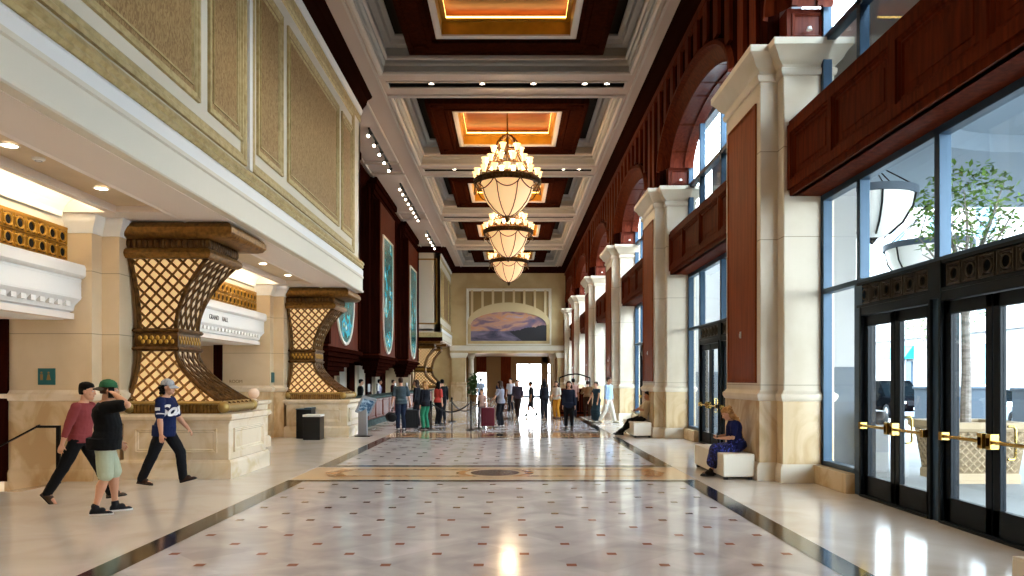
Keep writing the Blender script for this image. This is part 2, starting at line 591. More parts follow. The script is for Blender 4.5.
def coffer(yc):
    h = 3.65
    m = MB()
    m.ring([(0.0, ZC), (0.14, ZC), (0.14, ZC - 0.05), (0.06, ZC - 0.08), (0, ZC - 0.05)], CX - h, CX + h, yc - 3.62, yc + 3.62, 0)
    m.ring([(0.06, ZC), (0.06, 11.75), (-0.42, 11.75), (-0.42, 11.66), (-0.30, 11.62), (-0.26, 11.5), (-0.10, 11.46), (-0.10, 11.0), (-0.04, 10.96), (-0.04, ZC - 0.01)], CX - h, CX + h, yc - 3.62, yc + 3.62, 1)
    m.ring([(-0.04, 11.08), (-0.16, 11.12), (-0.16, 11.2), (-0.04, 11.24)], CX - h, CX + h, yc - 3.62, yc + 3.62, 0)
    o = m.build('coffer_moulding', [ceilw, recessm], ceiling, kind='structure')
    m = MB()
    m.ring([(-0.2, 11.72), (-0.2, 11.76), (-2.0, 11.76), (-2.0, 11.72)], CX - h, CX + h, yc - 3.62, yc + 3.62)
    m.build('coffer_dark_panel', darkpan, ceiling, kind='structure')
    m = MB()
    a = 2.74
    m.ring([(0, 10.90), (0, 11.72), (-0.86, 11.72), (-0.86, 10.98), (-0.72, 10.98), (-0.72, 10.90), (-0.6, 10.90), (-0.57, 10.93), (-0.17, 10.93), (-0.14, 10.90)], CX - a, CX + a, yc - a, yc + a)
    for sx in (-1, 1):
        for sy in (-1, 1):
            cx, cyy = CX + sx * (a - 0.37), yc + sy * (a - 0.37)
            m.lathe([(0.0, 10.885), (0.08, 10.885), (0.15, 10.90), (0.2, 10.88), (0.23, 10.93)], (cx, cyy, 0), 20)
            m.box(cx - 0.37, cx - 0.345, cyy - 0.3, cyy + 0.3, 10.9, 10.94)
    m.build('coffer_wood_frame', cofferwood, ceiling, kind='structure')
    m = MB()
    b = 1.9
    m.ring([(0, 10.96), (0, 11.36), (-0.17, 11.36), (-0.17, 11.0), (-0.17, 10.96), (-0.10, 10.94), (-0.04, 10.94)], CX - b, CX + b, yc - b, yc + b, 0)
    m.ring([(-0.172, 11.0), (-0.172, 11.34), (-0.18, 11.34), (-0.18, 11.0)], CX - b, CX + b, yc - b, yc + b, 1)
    m.ring([(-0.17, 11.33), (-0.17, 11.38), (-0.30, 11.38), (-0.30, 11.33)], CX - b, CX + b, yc - b, yc + b, 1)
    m.ring([(-0.27, 11.38), (-0.30, 11.38), (-0.30, 11.43), (-0.27, 11.43)], CX - b, CX + b, yc - b, yc + b, 2)
    m.ring([(0.0, 11.36), (0.0, 11.8), (-0.01, 11.8), (-0.01, 11.36)], CX - b, CX + b, yc - b, yc + b, 1)
    m.build('coffer_cove', [ceilw, gold, cove_gold], ceiling, kind='structure')
    m = MB()
    m.box(CX - b, CX + b, yc - b, yc + b, 11.58, 11.62, 0)
    m.build('coffer_copper_panel', copper, ceiling, kind='structure')
for k in range(-1, 5):
    coffer(17.8 + PER * k)
cap_ = MB()
cap_.box(CX - 3.7, CX + 3.7, 8.7 - PER - 3.7, 8.7 - PER + 3.7, 11.7, 11.8)
cap_.build('coffer_dark_panel', darkpan, ceiling, kind='structure')

# lamps in the beam slots
def beam_lamp():
    t = thing('recessed_spotlight', '', 'ceiling light', (0, 0, 0), 0, 'small spotlights in the dark slots of the ceiling beams')
    m = MB()
    m.lathe([(0.10, 0.1), (0.105, 0), (0.08, 0), (0.075, 0.1)], (0, 0, -0.02), 16)
    m.build('lamp_ring', iron, t)
    m = MB()
    m.lathe([(0.0, 0.03), (0.05, 0.02), (0.078, 0.0)], (0, 0, 0), 16)
    m.build('lamp_lens', lamp_white, t)
    return t
BL = beam_lamp()
beamname = {0: 'first beam', 1: 'second beam', 2: 'third beam', 3: 'fourth beam', 4: 'fifth beam'}
first = True
for k in range(0, 5):
    yb = 13.25 + PER * k
    bn = ['beam overhead near the entrance', 'beam just before the nearest chandelier coffer', 'beam behind the nearest chandelier', 'beam behind the middle chandelier', 'beam nearest the far end wall'][k]
    for i, x in enumerate((-2.45, -0.88, 0.69, 2.27, 2.95)):
        lb = 'small round spotlight in the dark slot of the %s, %s' % (bn, ['first from left', 'second from left', 'centre one', 'fourth from left', 'rightmost one'][i])
        if len(lb.split()) > 16:
            lb = 'spotlight in slot of the %s, %s' % (bn, ['first from left', 'second from left', 'centre', 'fourth from left', 'rightmost'][i])
        if first:
            o = BL; o.location = (x, yb, ZC + 0.03); o['label'] = lb; first = False
        else:
            dup(BL, lb, (x, yb, ZC + 0.03))

# ---------------------------------------------------------------- right wall
XW = 5.15
R = MB()
R.prof_y([(4.4, ZC), (4.06, ZC), (4.06, ZC - 0.07), (4.14, ZC - 0.1), (4.2, ZC - 0.24), (4.3, ZC - 0.34), (4.32, ZC - 0.46), (4.4, ZC - 0.5)], YB, YE, 3)
ARC = 24
def arch_pts(yc, a, b, z0):
    return [(yc - a * math.cos(PI * i / ARC), z0 + b * math.sin(PI * i / ARC)) for i in range(ARC + 1)]
ZS = 7.85
OPH = 3.31
for k in range(-1, 6):
    yc = 8.82 + PER * k
    y0, y1 = yc - PER / 2, min(yc + PER / 2, YE)
    if yc > YE: continue
    outer = arch_pts(yc, 3.62, 1.55, ZS)
    inner = arch_pts(yc, 3.12, 1.12, ZS)
    X0, X1 = 4.4, 4.66
    # flat wall above the arch
    vs, fs = [], []
    for (y, z) in outer:
        vs += [(X0, y, z), (X0, y, ZC)]
    for i in range(ARC):
        fs.append((2 * i, 2 * i + 2, 2 * i + 3, 2 * i + 1))
    R.add(vs, fs, 1)
    # splayed archivolt, with a bead on its rim
    for (ca, cb, mi) in (((3.62, 1.55, 4.4), (3.58, 1.51, 4.30), 0), ((3.58, 1.51, 4.30), (3.48, 1.43, 4.30), 0), ((3.48, 1.43, 4.30), (3.42, 1.38, 4.42), 0), ((3.42, 1.38, 4.42), (3.2, 1.18, 4.56), 0), ((3.2, 1.18, 4.56), (3.12, 1.12, 4.6), 0)):
        A, B = arch_pts(yc, ca[0], ca[1], ZS), arch_pts(yc, cb[0], cb[1], ZS)
        vs = [(ca[2], y, z) for y, z in A] + [(cb[2], y, z) for y, z in B]
        n = ARC + 1
        R.add(vs, [(i, i + 1, n + i + 1, n + i) for i in range(ARC)], mi)
    # reveal
    vs = [(4.6, y, z) for y, z in inner] + [(5.3, y, z) for y, z in inner]
    R.add(vs, [(i, i + 1, n + i + 1, n + i) for i in range(ARC)], 2)
    # coffered bars on the reveal
    A, B = arch_pts(yc, 3.12, 1.12, ZS), arch_pts(yc, 3.07, 1.07, ZS)
    for (xa, xb) in ((4.6, 4.70), (5.02, 5.12)):
        vs = [(xa, y, z) for y, z in B] + [(xb, y, z) for y, z in B]
        R.add(vs, [(i, i + 1, n + i + 1, n + i) for i in range(ARC)], 2)
        for xx in (xa, xb):
            vs = [(xx, y, z) for y, z in A] + [(xx, y, z) for y, z in B]
            R.add(vs, [(i, i + 1, n + i + 1, n + i) for i in range(ARC)], 0)
    for i in (3, 7, 11, 13, 17, 21):
        p, q = B[i], B[i + 1]
        R.add([(4.6, p[0], p[1]), (5.12, p[0], p[1]), (5.12, p[0] + (q[0] - p[0]) * .3, p[1] + (q[1] - p[1]) * .3), (4.6, p[0] + (q[0] - p[0]) * .3, p[1] + (q[1] - p[1]) * .3)], [(0, 1, 2, 3)], 0)
    # spandrels either side, over the pillars
    for (a, b) in ((y0, yc - 3.62), (yc + 3.62, y1)):
        if b > a:
            R.box(4.4, 4.6, a, b, 7.3, ZC, 1)
    # wall thickness behind, above opening
    R.box(4.7, 5.4, y0, y1, ZS + 1.6, ZC, 1)
    # raised ribs making tall panels
    yy = yc - 4.2
    while yy <= yc + 4.2:
        d = abs(yy - yc)
        zb = 7.45 if d > 3.62 else ZS + 1.55 * math.sqrt(max(0, 1 - (d / 3.62) ** 2)) + 0.03
        if yy + 0.11 < YE and zb < ZC - 0.6:
            R.box(4.33, 4.42, yy - 0.17, yy + 0.17, zb, ZC - 0.45, 0)
        yy += 0.84
    R.prof_y([(4.42, ZC - 0.5), (4.31, ZC - 0.5), (4.31, ZC - 0.68), (4.42, ZC - 0.72)], y0, y1, 0)
wall_right = R.build('wall_right', [wood, woodd, woodr, crownwood], kind='structure', smooth=30)

# stone pillars of the window side
def pillar():
    t = thing('stone_pillar', '', 'pillar', (0, 0, 0), 0, 'stone pillars between the tall windows')
    # local origin: wall line x=4.25 -> 0 ; front edge y=12.12 -> 0
    D = 2.48
    ox = 4.25
    m = MB()
    m.box(4.55 - ox, 5.4 - ox, 0, D, 0.2, 7.0)
    m.box(4.25 - ox, 4.6 - ox, 0.27, D - 0.27, 0.2, 7.0)
    m.build('shaft', stone, t, bevel=0.02)
    m = MB()
    for z in (1.62, 4.1, 5.6):
        m.box(4.545 - ox, 5.4 - ox, -0.005, D + 0.005, z, z + 0.012)
        m.box(4.246 - ox, 4.6 - ox, 0.265, D - 0.265, z, z + 0.012)
    m.build('joint', grout, t)
    m = MB()      # marble dado with cap and plinth
    for (x0, x1, y0, y1) in ((4.55, 5.38, 0, D), (4.25, 4.6, 0.27, D - 0.27)):
        m.box(x0 - 0.02 - ox, x1 - ox, y0 - 0.02, y1 + 0.02, 0.3, 1.36, 0)
    m.build('dado', marble, t, bevel=0.008)
    m = MB()
    for (x0, x1, y0, y1) in ((4.55, 5.38, 0, D), (4.25, 4.6, 0.27, D - 0.27)):
        m.ring([(-0.02, 1.34), (0.03, 1.36), (0.06, 1.42), (0.06, 1.47), (0.02, 1.50), (0.0, 1.54), (-0.05, 1.54)], x0 - ox, x1 - ox, y0, y1, 0)
        m.ring([(-0.05, 0.0), (0.07, 0.0), (0.07, 0.24), (0.03, 0.30), (-0.02, 0.33), (-0.05, 0.33)], x0 - ox, x1 - ox, y0, y1, 0)
    m.build('plinth', stone, t)
    m = MB()
    m.box(4.235 - ox, 4.26 - ox, 0.47, D - 0.47, 1.7, 6.45, 0)
    m.frame((4.25 - ox, 0.43, 1.66), (0, 1, 0), (0, 0, 1), (-1, 0, 0), D - 0.86, 4.83, 0.07, 0.03, 0)
    m.build('wood_panel', woodpanel, t)
    m = MB()
    m.box(4.22 - ox, 4.23 - ox, 1.22, 1.29, 2.48, 2.60)
    m.box(4.205 - ox, 4.225 - ox, 1.235, 1.27, 2.5, 2.56)
    m.build('call_point', white, t)
    # capital: two stepped crowns
    m = MB()
    cp = [(-0.1, 6.8), (0.03, 6.8), (0.05, 6.84), (0.05, 6.9), (0.02, 6.93), (0.03, 6.97), (0.11, 7.03), (0.16, 7.13), (0.22, 7.2), (0.24, 7.22), (0.24, 7.33), (-0.1, 7.33)]
    m.ring(cp, 4.55 - ox, 5.38 - ox, 0, D)
    m.ring([(d - 0.0, z) for d, z in cp], 4.25 - ox, 4.8 - ox, 0.27, D - 0.27)
    m.box(4.2 - ox, 5.4 - ox, 0.2, D - 0.2, 7.2, 7.33)
    m.box(4.5 - ox, 5.4 - ox, -0.1, D + 0.1, 7.25, 7.33)
    m.build('capital', stone, t)
    # timber impost blocks the arches spring from
    for (y0, y1) in ((-0.02, 0.42), (D - 0.42, D + 0.02)):
        m = MB()
        m.box(4.6 - ox, 5.3 - ox, y0, y1, 7.33, 7.9)
        yf, s = (y0, -1) if y0 < 0.2 else (y1, 1)
        m.frame((4.68 - ox, yf, 7.42), (1, 0, 0), (0, 0, 1), (0, s, 0), 0.5, 0.4, 0.05, 0.03)
        m.build('impost_block', woodr, t)
        m = MB()
        m.lathe([(0, 0), (0.05, 0.0), (0.03, 0.05), (0, 0.06)], (4.93 - ox, (y0 - 0.10 if y0 < .2 else y1 + .05), 7.5), 10)
        m.build('small_lamp', white, t)
    return t
PT = pillar()
plabels = ['', 'cream stone pillar with wood inset beside the nearest door bay, behind the seated blonde woman',
           'cream stone pillar behind the man seated in beige shirt',
           'third cream stone pillar along the window side',
           'fourth cream stone pillar along the window side',
           'fifth cream stone pillar along the window side',
           'cream stone pillar against the far end wall, window side']
for k in range(0, 7):
    y = 3.02 + PER * k
    lb = plabels[k] if k else 'cream stone pillar of window side, out of frame right beside camera'
    if k == 6: 
        y = YE - 1.3
        lb = plabels[6]
    if k == 0:
        PT.location = (4.25, y, 0); PT['label'] = lb
    else:
        c = dup(PT, lb, (4.25, y, 0))

# timber transom beams between pillars
def transom():
    t = thing('timber_transom', '', 'beam', (0, 0, 0), 0, 'panelled timber beams across the window bays')
    m = MB()
    x0, x1 = 0.0, 0.55
    m.box(x0, x1, -3.30, 3.30, 4.78, 6.01)
    m.box(x0 - 0.04, x1, -OPH, OPH, 5.93, 6.03)
    m.box(x0 - 0.03, x0 + 0.1, -OPH, OPH, 4.78, 4.90)
    m.build('beam', wood, t, bevel=0.008)
    # raised stiles leave sunk panels
    m = MB()
    ys = [-OPH, -3.18, -1.78, -1.68, -0.1, 0.06, 1.65, 1.76, 3.18, OPH]
    for i in range(0, 10, 2):
        m.box(x0 - 0.07, x0 + 0.01, ys[i], ys[i + 1], 4.9, 5.95)
    m.box(x0 - 0.07, x0 + 0.01, -OPH, OPH, 4.88, 5.02)
    m.box(x0 - 0.07, x0 + 0.01, -OPH, OPH, 5.80, 5.95)
    m.build('stiles', wood, t)
    for i in range(1, 9, 2):
        m = MB()
        m.frame((x0, ys[i], 5.02), (0, 1, 0), (0, 0, 1), (-1, 0, 0), ys[i + 1] - ys[i], 0.78, 0.09, 0.045)
        m.box(x0 - 0.012, x0 + 0.01, ys[i] + 0.2, ys[i + 1] - 0.2, 5.2, 5.62)
        m.build('panel', wood, t)
    return t
TT = transom()
tl = ['panelled mahogany beam over the nearest glass doors at right', 'panelled mahogany beam over the doors between first and second pillars',
      'panelled mahogany beam between second and third pillars', 'panelled mahogany beam between third and fourth pillars',
      'panelled mahogany beam between fourth and fifth pillars', 'panelled mahogany beam nearest the far end wall']
for k in range(0, 6):
    o = TT if k == 0 else dup(TT, '', (0, 0, 0))
    o.location = (4.68, 8.82 + PER * k, 0)
    o['label'] = tl[k]
    if k == 5: o.location.y = 54.3

# windows and doors
def glazing(k, yc):
    M = [(-OPH, -3.2), (-2.12, -1.87), (-0.13, 0.13), (1.87, 2.12), (3.2, OPH)]
    xa, xb = XW + 0.02, XW + 0.17
    w = bpy.data.objects.new('window_%d' % (k + 1), None)
    COL.objects.link(w)
    w.location = (0, yc, 0)
    w['kind'] = 'structure'
    m = MB()
    for (a, b) in M:
        wid = b - a
        if wid > 0.15:
            c = (a + b) / 2
            m.box(xa, xb, c - 0.055, c + 0.055, 3.17, 9.0)
            m.box(xa, xb, a, b, 0, 3.2)
        else:
            m.box(xa, xb, a, b, 0.3, 9.0)
    for (a, b) in ((-OPH, -1.9), (1.9, OPH)):
        m.box(xa, xb, a, b, 3.14, 3.22)
        m.box(xa, xb, a, b, 0.30, 0.38)
    m.box(xa, xb, -OPH, OPH, 4.68, 4.8)
    m.box(xa, xb, -OPH, OPH, 7.28, 7.40)
    m.box(xa - 0.01, xb, -2.0, 2.0, 3.14, 3.2)
    m.build('window_frame', frame_blue, w, kind='structure', bevel=0.008)
    m = MB()      # marble kerb under the sidelights
    for (a, b) in ((-OPH, -2.1), (2.1, OPH)):
        m.box(XW - 0.12, XW + 0.3, a, b, 0, 0.3)
    m.build('window_sill', marble, w, kind='structure', bevel=0.012)
    m = MB()
    xg = XW + 0.10
    m.box(xg, xg + 0.012, -OPH, -2.1, 0.35, 3.2)
    m.box(xg, xg + 0.012, 2.1, OPH, 0.35, 3.2)
    m.box(xg, xg + 0.012, -OPH, OPH, 3.2, 9.0)
    m.build('glass', glass, w, kind='structure', smooth=0)
    return w
W0 = glazing(0, 8.82)
for k in range(1, 6):
    c = copy_tree(W0)
    c.name = 'window_%d' % (k + 1)
    c.location = (0, 8.82 + PER * k if k < 5 else 54.3, 0)

def door_bay():
    d = thing('entrance_door', '', 'door', (0, 0, 0), 0, 'glazed double door sets of the window side')
    return d

def door_pair(nm, yc, s):
    """two leaves between posts; s=-1 nearer pair, +1 farther pair"""
    d = bpy.data.objects.new(nm, None)
    COL.objects.link(d)
    d.location = (XW, yc + s * 0.995, 0)
    d['kind'] = 'structure'
    m = MB()
    hw = 0.865
    m.box(0.0, 0.2, -hw - 0.03, hw + 0.03, 2.66, 2.78)
    m.box(-0.01, 0.22, hw, hw + 0.05, 0, 2.78)
    m.box(-0.01, 0.22, -hw - 0.05, -hw, 0, 2.78)
    m.box(-0.02, 0.24, -hw, hw, 0, 0.035)
    m.build('door_frame', frame_dark, d, kind='structure', bevel=0.006)
    for q in (-1, 1):
        m = MB()
        a, b = (0.01, hw - 0.01) if q > 0 else (-hw + 0.01, -0.01)
        st = 0.11
        m.box(0.04, 0.11, a, a + st, 0.02, 2.65)
        m.box(0.04, 0.11, b - st, b, 0.02, 2.65)
        m.box(0.04, 0.11, a, b, 0.03, 0.32)
        m.box(0.04, 0.11, a, b, 2.5, 2.65)
        leaf = m.build('door_leaf', frame_dark, d, kind='structure', bevel=0.006)
        m = MB()
        m.box(0.07, 0.08, a + st, b - st, 0.32, 2.5)
        m.build('door_glass', glass, leaf, kind='structure', smooth=0)
        m = MB()
        m.tube([(-0.03, a + 0.04, 1.05), (-0.03, b - 0.04, 1.05)], 0.022, 10)
        for yy in ((b - 0.06) if q < 0 else (a + 0.06), (a + 0.06) if q < 0 else (b - 0.06)):
            m.box(-0.06, 0.05, yy - 0.035, yy + 0.035, 1.0, 1.1)
        yin = (b - 0.06) if q < 0 else (a + 0.06)
        m.box(-0.06, 0.045, yin - 0.04, yin + 0.04, 0.97, 1.14)
        m.build('push_bar', brasspol, leaf, kind='structure', bevel=0.006)
        m = MB()
        ys = (b - 0.13) if q < 0 else (a + 0.13)
        ys2 = ys - 0.13 * q * -1
        m.tube([(0.11, ys, 1.22), (0.17, ys, 1.22), (0.19, ys, 1.19), (0.19, ys, 0.9), (0.17, ys, 0.87), (0.11, ys, 0.87)], 0.014, 8)
        m.build('pull_handle', brasspol, leaf, kind='structure')
    return d
def ring_frieze(nm, yc):
    """dark grille band with rings over the doors"""
    d = bpy.data.objects.new(nm, None)
    COL.objects.link(d)
    d.location = (XW, yc, 0)
    d['kind'] = 'structure'
    m = MB()
    m.box(0.0, 0.2, -2.0, 2.0, 2.78, 2.82)
    m.box(0.0, 0.2, -2.0, 2.0, 3.11, 3.15)
    m.box(0.06, 0.16, -2.0, 2.0, 2.8, 3.13)
    m.box(-0.01, 0.2, -0.13, 0.13, 2.7, 3.15)
    m.build('frieze_board', frame_dark, d, kind='structure')
    for s in (-1, 1):
        for i in range(6):
            c = s * (0.17 + 0.15 + i * 0.298)
            m = MB()
            m.frame((0.05, c - 0.13, 2.835), (0, 1, 0), (0, 0, 1), (-1, 0, 0), 0.26, 0.26, 0.035, 0.03, 0)
            # ring and corner petals
            m.lathe([(0.062, 0.03), (0.075, 0.02), (0.088, 0.03), (0.088, 0.06), (0.062, 0.06)], (0, c, 2.965), 20, 0, 'x')
            for (dy, dz) in ((0.085, 0.085), (-0.085, 0.085), (0.085, -0.085), (-0.085, -0.085)):
                m.sphere((0.045, c + dy, 2.965 + dz), 0.02, 6, 4)
            m.build('ring_tile', frieze_metal, d, kind='structure')
    return d
n = 1
P1, P2, FR = door_pair('door_1', 8.82, -1), door_pair('door_2', 8.82, 1), ring_frieze('trim_1', 8.82)
n = 3
for k in range(1, 4):
    for s, P in ((-1, P1), (1, P2)):
        c = copy_tree(P); c.name = 'door_%d' % n; n += 1
        c.location = (XW, 8.82 + PER * k + s * 0.995, 0)
    c = copy_tree(FR); c.name = 'trim_%d' % (k + 1); c.location = (XW, 8.82 + PER * k, 0)
# beyond the third bay: plain timber panelling low down with cream blinds above
m = MB()
for k in (4, 5):
    yc = 8.82 + PER * k if k < 5 else 54.3
    m.box(XW - 0.02, XW + 0.02, yc - 2.0, yc + 2.0, 0, 3.15, 0)
m.build('trim_6', [woodd], kind='structure')

# wall pieces behind and beyond
m = MB()
m.box(5.5, 5.7, YB, YE, 9.0, 12.4, 0)
m.box(4.4, 5.6, YB, 3.05, 0, ZC, 0)
m.build('trim_7', [facade], kind='structure')
m = MB()
m.box(-12.5, 5.6, YB - 0.2, YB, 0, 12.4)
m.build('wall_back', tan, kind='structure')

# ---------------------------------------------------------------- left wall: upper block
def upper_block(nm, y0, y1, ends):
    L = MB()
    xf = -4.85
    L.box(-5.25, xf, y0, y1, 4.9, ZC, 0)
    # bottom fascia and mouldings (profile swept along the hall)
    L.prof_y([(-5.25, 4.5), (-4.75, 4.5), (-4.73, 4.52), (-4.73, 4.56), (-4.76, 4.58), (-4.76, 4.94), (-4.73, 4.96), (-4.73, 5.02), (-4.78, 5.04), (-4.85, 5.04), (-5.25, 5.04)], y0, y1, 3)
    L.prof_y([(-5.0, 5.02), (-4.75, 5.02), (-4.74, 5.2), (-4.78, 5.26), (-5.0, 5.26)], y0, y1, 1)
    L.prof_y([(-5.0, 5.25), (-4.76, 5.27), (-4.72, 5.31), (-4.74, 5.36), (-4.70, 5.40), (-4.72, 5.46), (-4.78, 5.52), (-4.85, 5.56), (-5.0, 5.56)], y0, y1, 2)
    L.prof_y([(xf, 9.95), (xf + 0.03, 9.97), (xf + 0.03, 10.15), (xf, 10.17)], y0, y1, 2)
    # dark crown under the ceiling
    L.prof_y([(-5.0, 10.36), (-4.75, 10.36), (-4.73, 10.42), (-4.64, 10.52), (-4.6, 10.66), (-4.47, 10.74), (-4.45, ZC), (-5.0, ZC)], y0, y1, 4)
    L.prof_y([(-5.0, 10.18), (-4.8, 10.2), (-4.76, 10.3), (-4.76, 10.36), (-5.0, 10.36)], y0, y1, 1)
    # soffit
    L.box(-9.0, -4.8, y0, y1, 5.05, 5.2, 5)
    return L
L = upper_block('wall_left', YB, 23.3, True)
L.box(-9.0, -4.85, 23.1, 23.3, 4.5, ZC, 0)        # end return
L.box(-9.2, -8.9, YB, YE, 4.4, 12.4, 0)
L.box(-5.75, -4.9, YB, 23.3, 4.49, 4.6, 5)
L.prof_y([(-5.78, 4.5), (-5.72, 4.47), (-5.66, 4.5)], YB, 23.3, 5)
for k in range(-2, 2):
    yp = 12.3 + PER * k
    yn = yp + PER
    # soffit over the pier zone, tray between, cove niche beyond
    L.box(-9.0, -5.75, yp - 0.25, yp + 2.35 if k < 1 else 23.3, 4.5, 5.1, 5)
    if k < 1:
        a, b = yp + 2.35, yn - 0.25
        L.box(-6.58, -5.75, a, b, 4.60, 4.66, 6)
        L.prof_y([(-6.55, 4.62), (-6.55, 4.48), (-6.68, 4.48), (-6.72, 4.55), (-6.66, 4.62)], a, b, 5)
        # curved cove up over the balcony
        pts = [(-6.66, 4.85)] + [(-6.7 - 0.75 * math.sin(PI / 2 * i / 8), 4.42 + 0.48 * math.cos(PI / 2 * i / 8)) for i in range(9)]
        for i in range(len(pts) - 1):
            p, q = pts[i], pts[i + 1]
            L.quad((p[0], a, p[1]), (p[0], b, p[1]), (q[0], b, q[1]), (q[0], a, q[1]), 7)
        L.box(-6.68, -6.5, a, b, 4.62, 4.95, 5)
wall_left = L.build('wall_left', [cream, white, olive, cream, crownwood, soffitm, tan, white], kind='structure', smooth=30)
del L
# damask panels on the upper wall
XF = -4.85
def dpanel(ya, yb, z0=6.0, z1=9.38):
    m = MB()
    m.box(XF - 0.01, XF + 0.008, ya + 0.06, yb - 0.06, z0 + 0.06, z1 - 0.06, 0)
    m.frame((XF, ya, z0), (0, 1, 0), (0, 0, 1), (1, 0, 0), yb - ya, z1 - z0, 0.14, 0.05, 1)
    m.frame((XF, ya + 0.2, z0 + 0.2), (0, 1, 0), (0, 0, 1), (1, 0, 0), yb - ya - 0.4, z1 - z0 - 0.4, 0.05, 0.03, 1)
    return m.build('damask_panel', [damask, olive], wall_left, kind='structure')
for k in range(-2, 2):
    yb = 13.4 + PER * k
    if k < 1:
        ys = ((yb + 0.42, yb + 1.95), (yb + 2.3, yb + 6.95), (yb + 7.3, yb + 8.75))
        for a, b in ys:
            dpanel(a, b)
        m = MB()
        m.frame((XF, yb + 0.12, 5.6), (0, 1, 0), (0, 0, 1), (1, 0, 0), PER - 0.3, 4.33, 0.2, 0.05, 0)
        m.box(XF - 0.01, XF + 0.07, yb - 0.1, yb + 0.04, 5.56, 10.2, 1)
        m.build('wall_moulding', [olive, white], wall_left, kind='structure')
m = MB()
m.box(-9.0, -5.2, 21.9, 23.2, 4.4, 4.5)
m.build('trim_8', soffitm, kind='structure')

# lower left wall: stepped piers, marble dado
def left_pier(yp):
    m = MB()
    m.box(-8.55, -7.1, yp, yp + 2.1, 0, 4.5, 0)
    m.box(-7.2, -6.8, yp + 0.3, yp + 1.8, 0, 4.5, 0)
    m.box(-8.75, -8.5, yp - 0.06, yp + 0.2, 0, 4.5, 1)
    m.box(-12.0, -8.6, yp + 0.7, yp + 1.5, -0.9, 4.5, 0)
    # crown at the soffit
    for (x0, x1, y0, y1) in ((-8.4, -7.1, yp, yp + 2.1), (-7.2, -6.8, yp + 0.3, yp + 1.8)):
        m.ring([(0, 4.2), (0.03, 4.2), (0.04, 4.26), (0.1, 4.36), (0.13, 4.42), (0.13, 4.5), (0, 4.5)], x0, x1, y0, y1, 2)
    # joints
    for (x0, x1, y0, y1) in ((-8.55, -7.1, yp, yp + 2.1), (-7.2, -6.8, yp + 0.3, yp + 1.8)):
        for z in (2.49, 3.55):
            m.ring([(-0.01, z), (0.003, z), (0.003, z + 0.014), (-0.01, z + 0.014)], x0, x1, y0, y1, 3)
        m.ring([(-0.02, -0.9 if x0 < -8 else 0), (0.02, -0.9 if x0 < -8 else 0), (0.02, 1.36), (-0.02, 1.36)], x0, x1, y0, y1, 4)
        m.ring([(-0.02, 1.34), (0.04, 1.36), (0.07, 1.42), (0.07, 1.47), (0.03, 1.50), (0.0, 1.54), (-0.02, 1.54)], x0, x1, y0, y1, 5)
        m.ring([(0.0, 0), (0.05, 0), (0.05, 0.14), (0.03, 0.18), (0.02, 0.2), (0, 0.2)], x0, x1, y0, y1, 4)
    return m
for k in range(-1, 2):
    m = left_pier(12.3 + PER * k)
    m.build('trim_%d' % (10 + k), [tan, woodd, white, grout, marble, marblew], kind='structure')
# back rooms beyond the balconies
m = MB()
m.box(-12.3, -12.1, YB, 24, -1.0, 4.5, 0)
m.box(-12.1, -12.0, YB, 24, -1.0, 1.3, 1)
m.box(-12.2, -7.4, YB, 24, 2.74, 2.84, 2)
m.box(-9.0, -7.6, YB, 24, 4.3, 4.5, 0)
m.box(-12.1, -12.04, 15, 17, 0, 2.2, 3)
m.box(-11.8, -10.0, 12.9, 12.99, -0.6, 2.2, 3)
m.build('wall_left_back', [tan, marble, soffitm, woodd], kind='structure')
# ================================================================ RECEPTION SIDE AND FAR WALL
# reception: recessed timber wall with three tall glazed bays
m = MB()
m.box(-7.2, -6.85, 23.3, 49.7, 2.5, 10.3, 0)
m.prof_y([(-6.9, 10.2), (-6.7, 10.2), (-6.62, 10.32), (-6.5, 10.42), (-6.42, 10.6), (-6.3, 10.7), (-6.3, ZC), (-6.9, ZC)], 23.3, 49.7, 0)
m.box(-9.0, -6.86, 23.3, 49.7, 2.5, 2.7, 0)
# back wall of the desk recess, with pilasters
m.box(-8.8, -8.6, 23.0, 50.0, 0, 2.6, 1)
for i, y in enumerate((24.2, 26.4, 29.0, 31.2, 33.4, 35.8, 38.0, 40.4, 42.8, 45.2, 47.6)):
    m.box(-8.62, -8.45, y, y + 1.3, 0, 2.5, 2 if i % 2 else 0)
m.box(-9.0, -6.8, 22.9, 23.3, 0, 4.5, 1)
m.box(-9.0, -6.9, 49.7, 50.0, 0, 4.6, 3)
m.box(-9.0, -8.8, 49.7, 58.6, 0, 4.6, 3)
m.box(-9.0, -7.0, 51.6, 58.6, 0, 4.6, 3)
m.build('wall_left_reception', [woodd, tan, cream, tan], kind='structure')

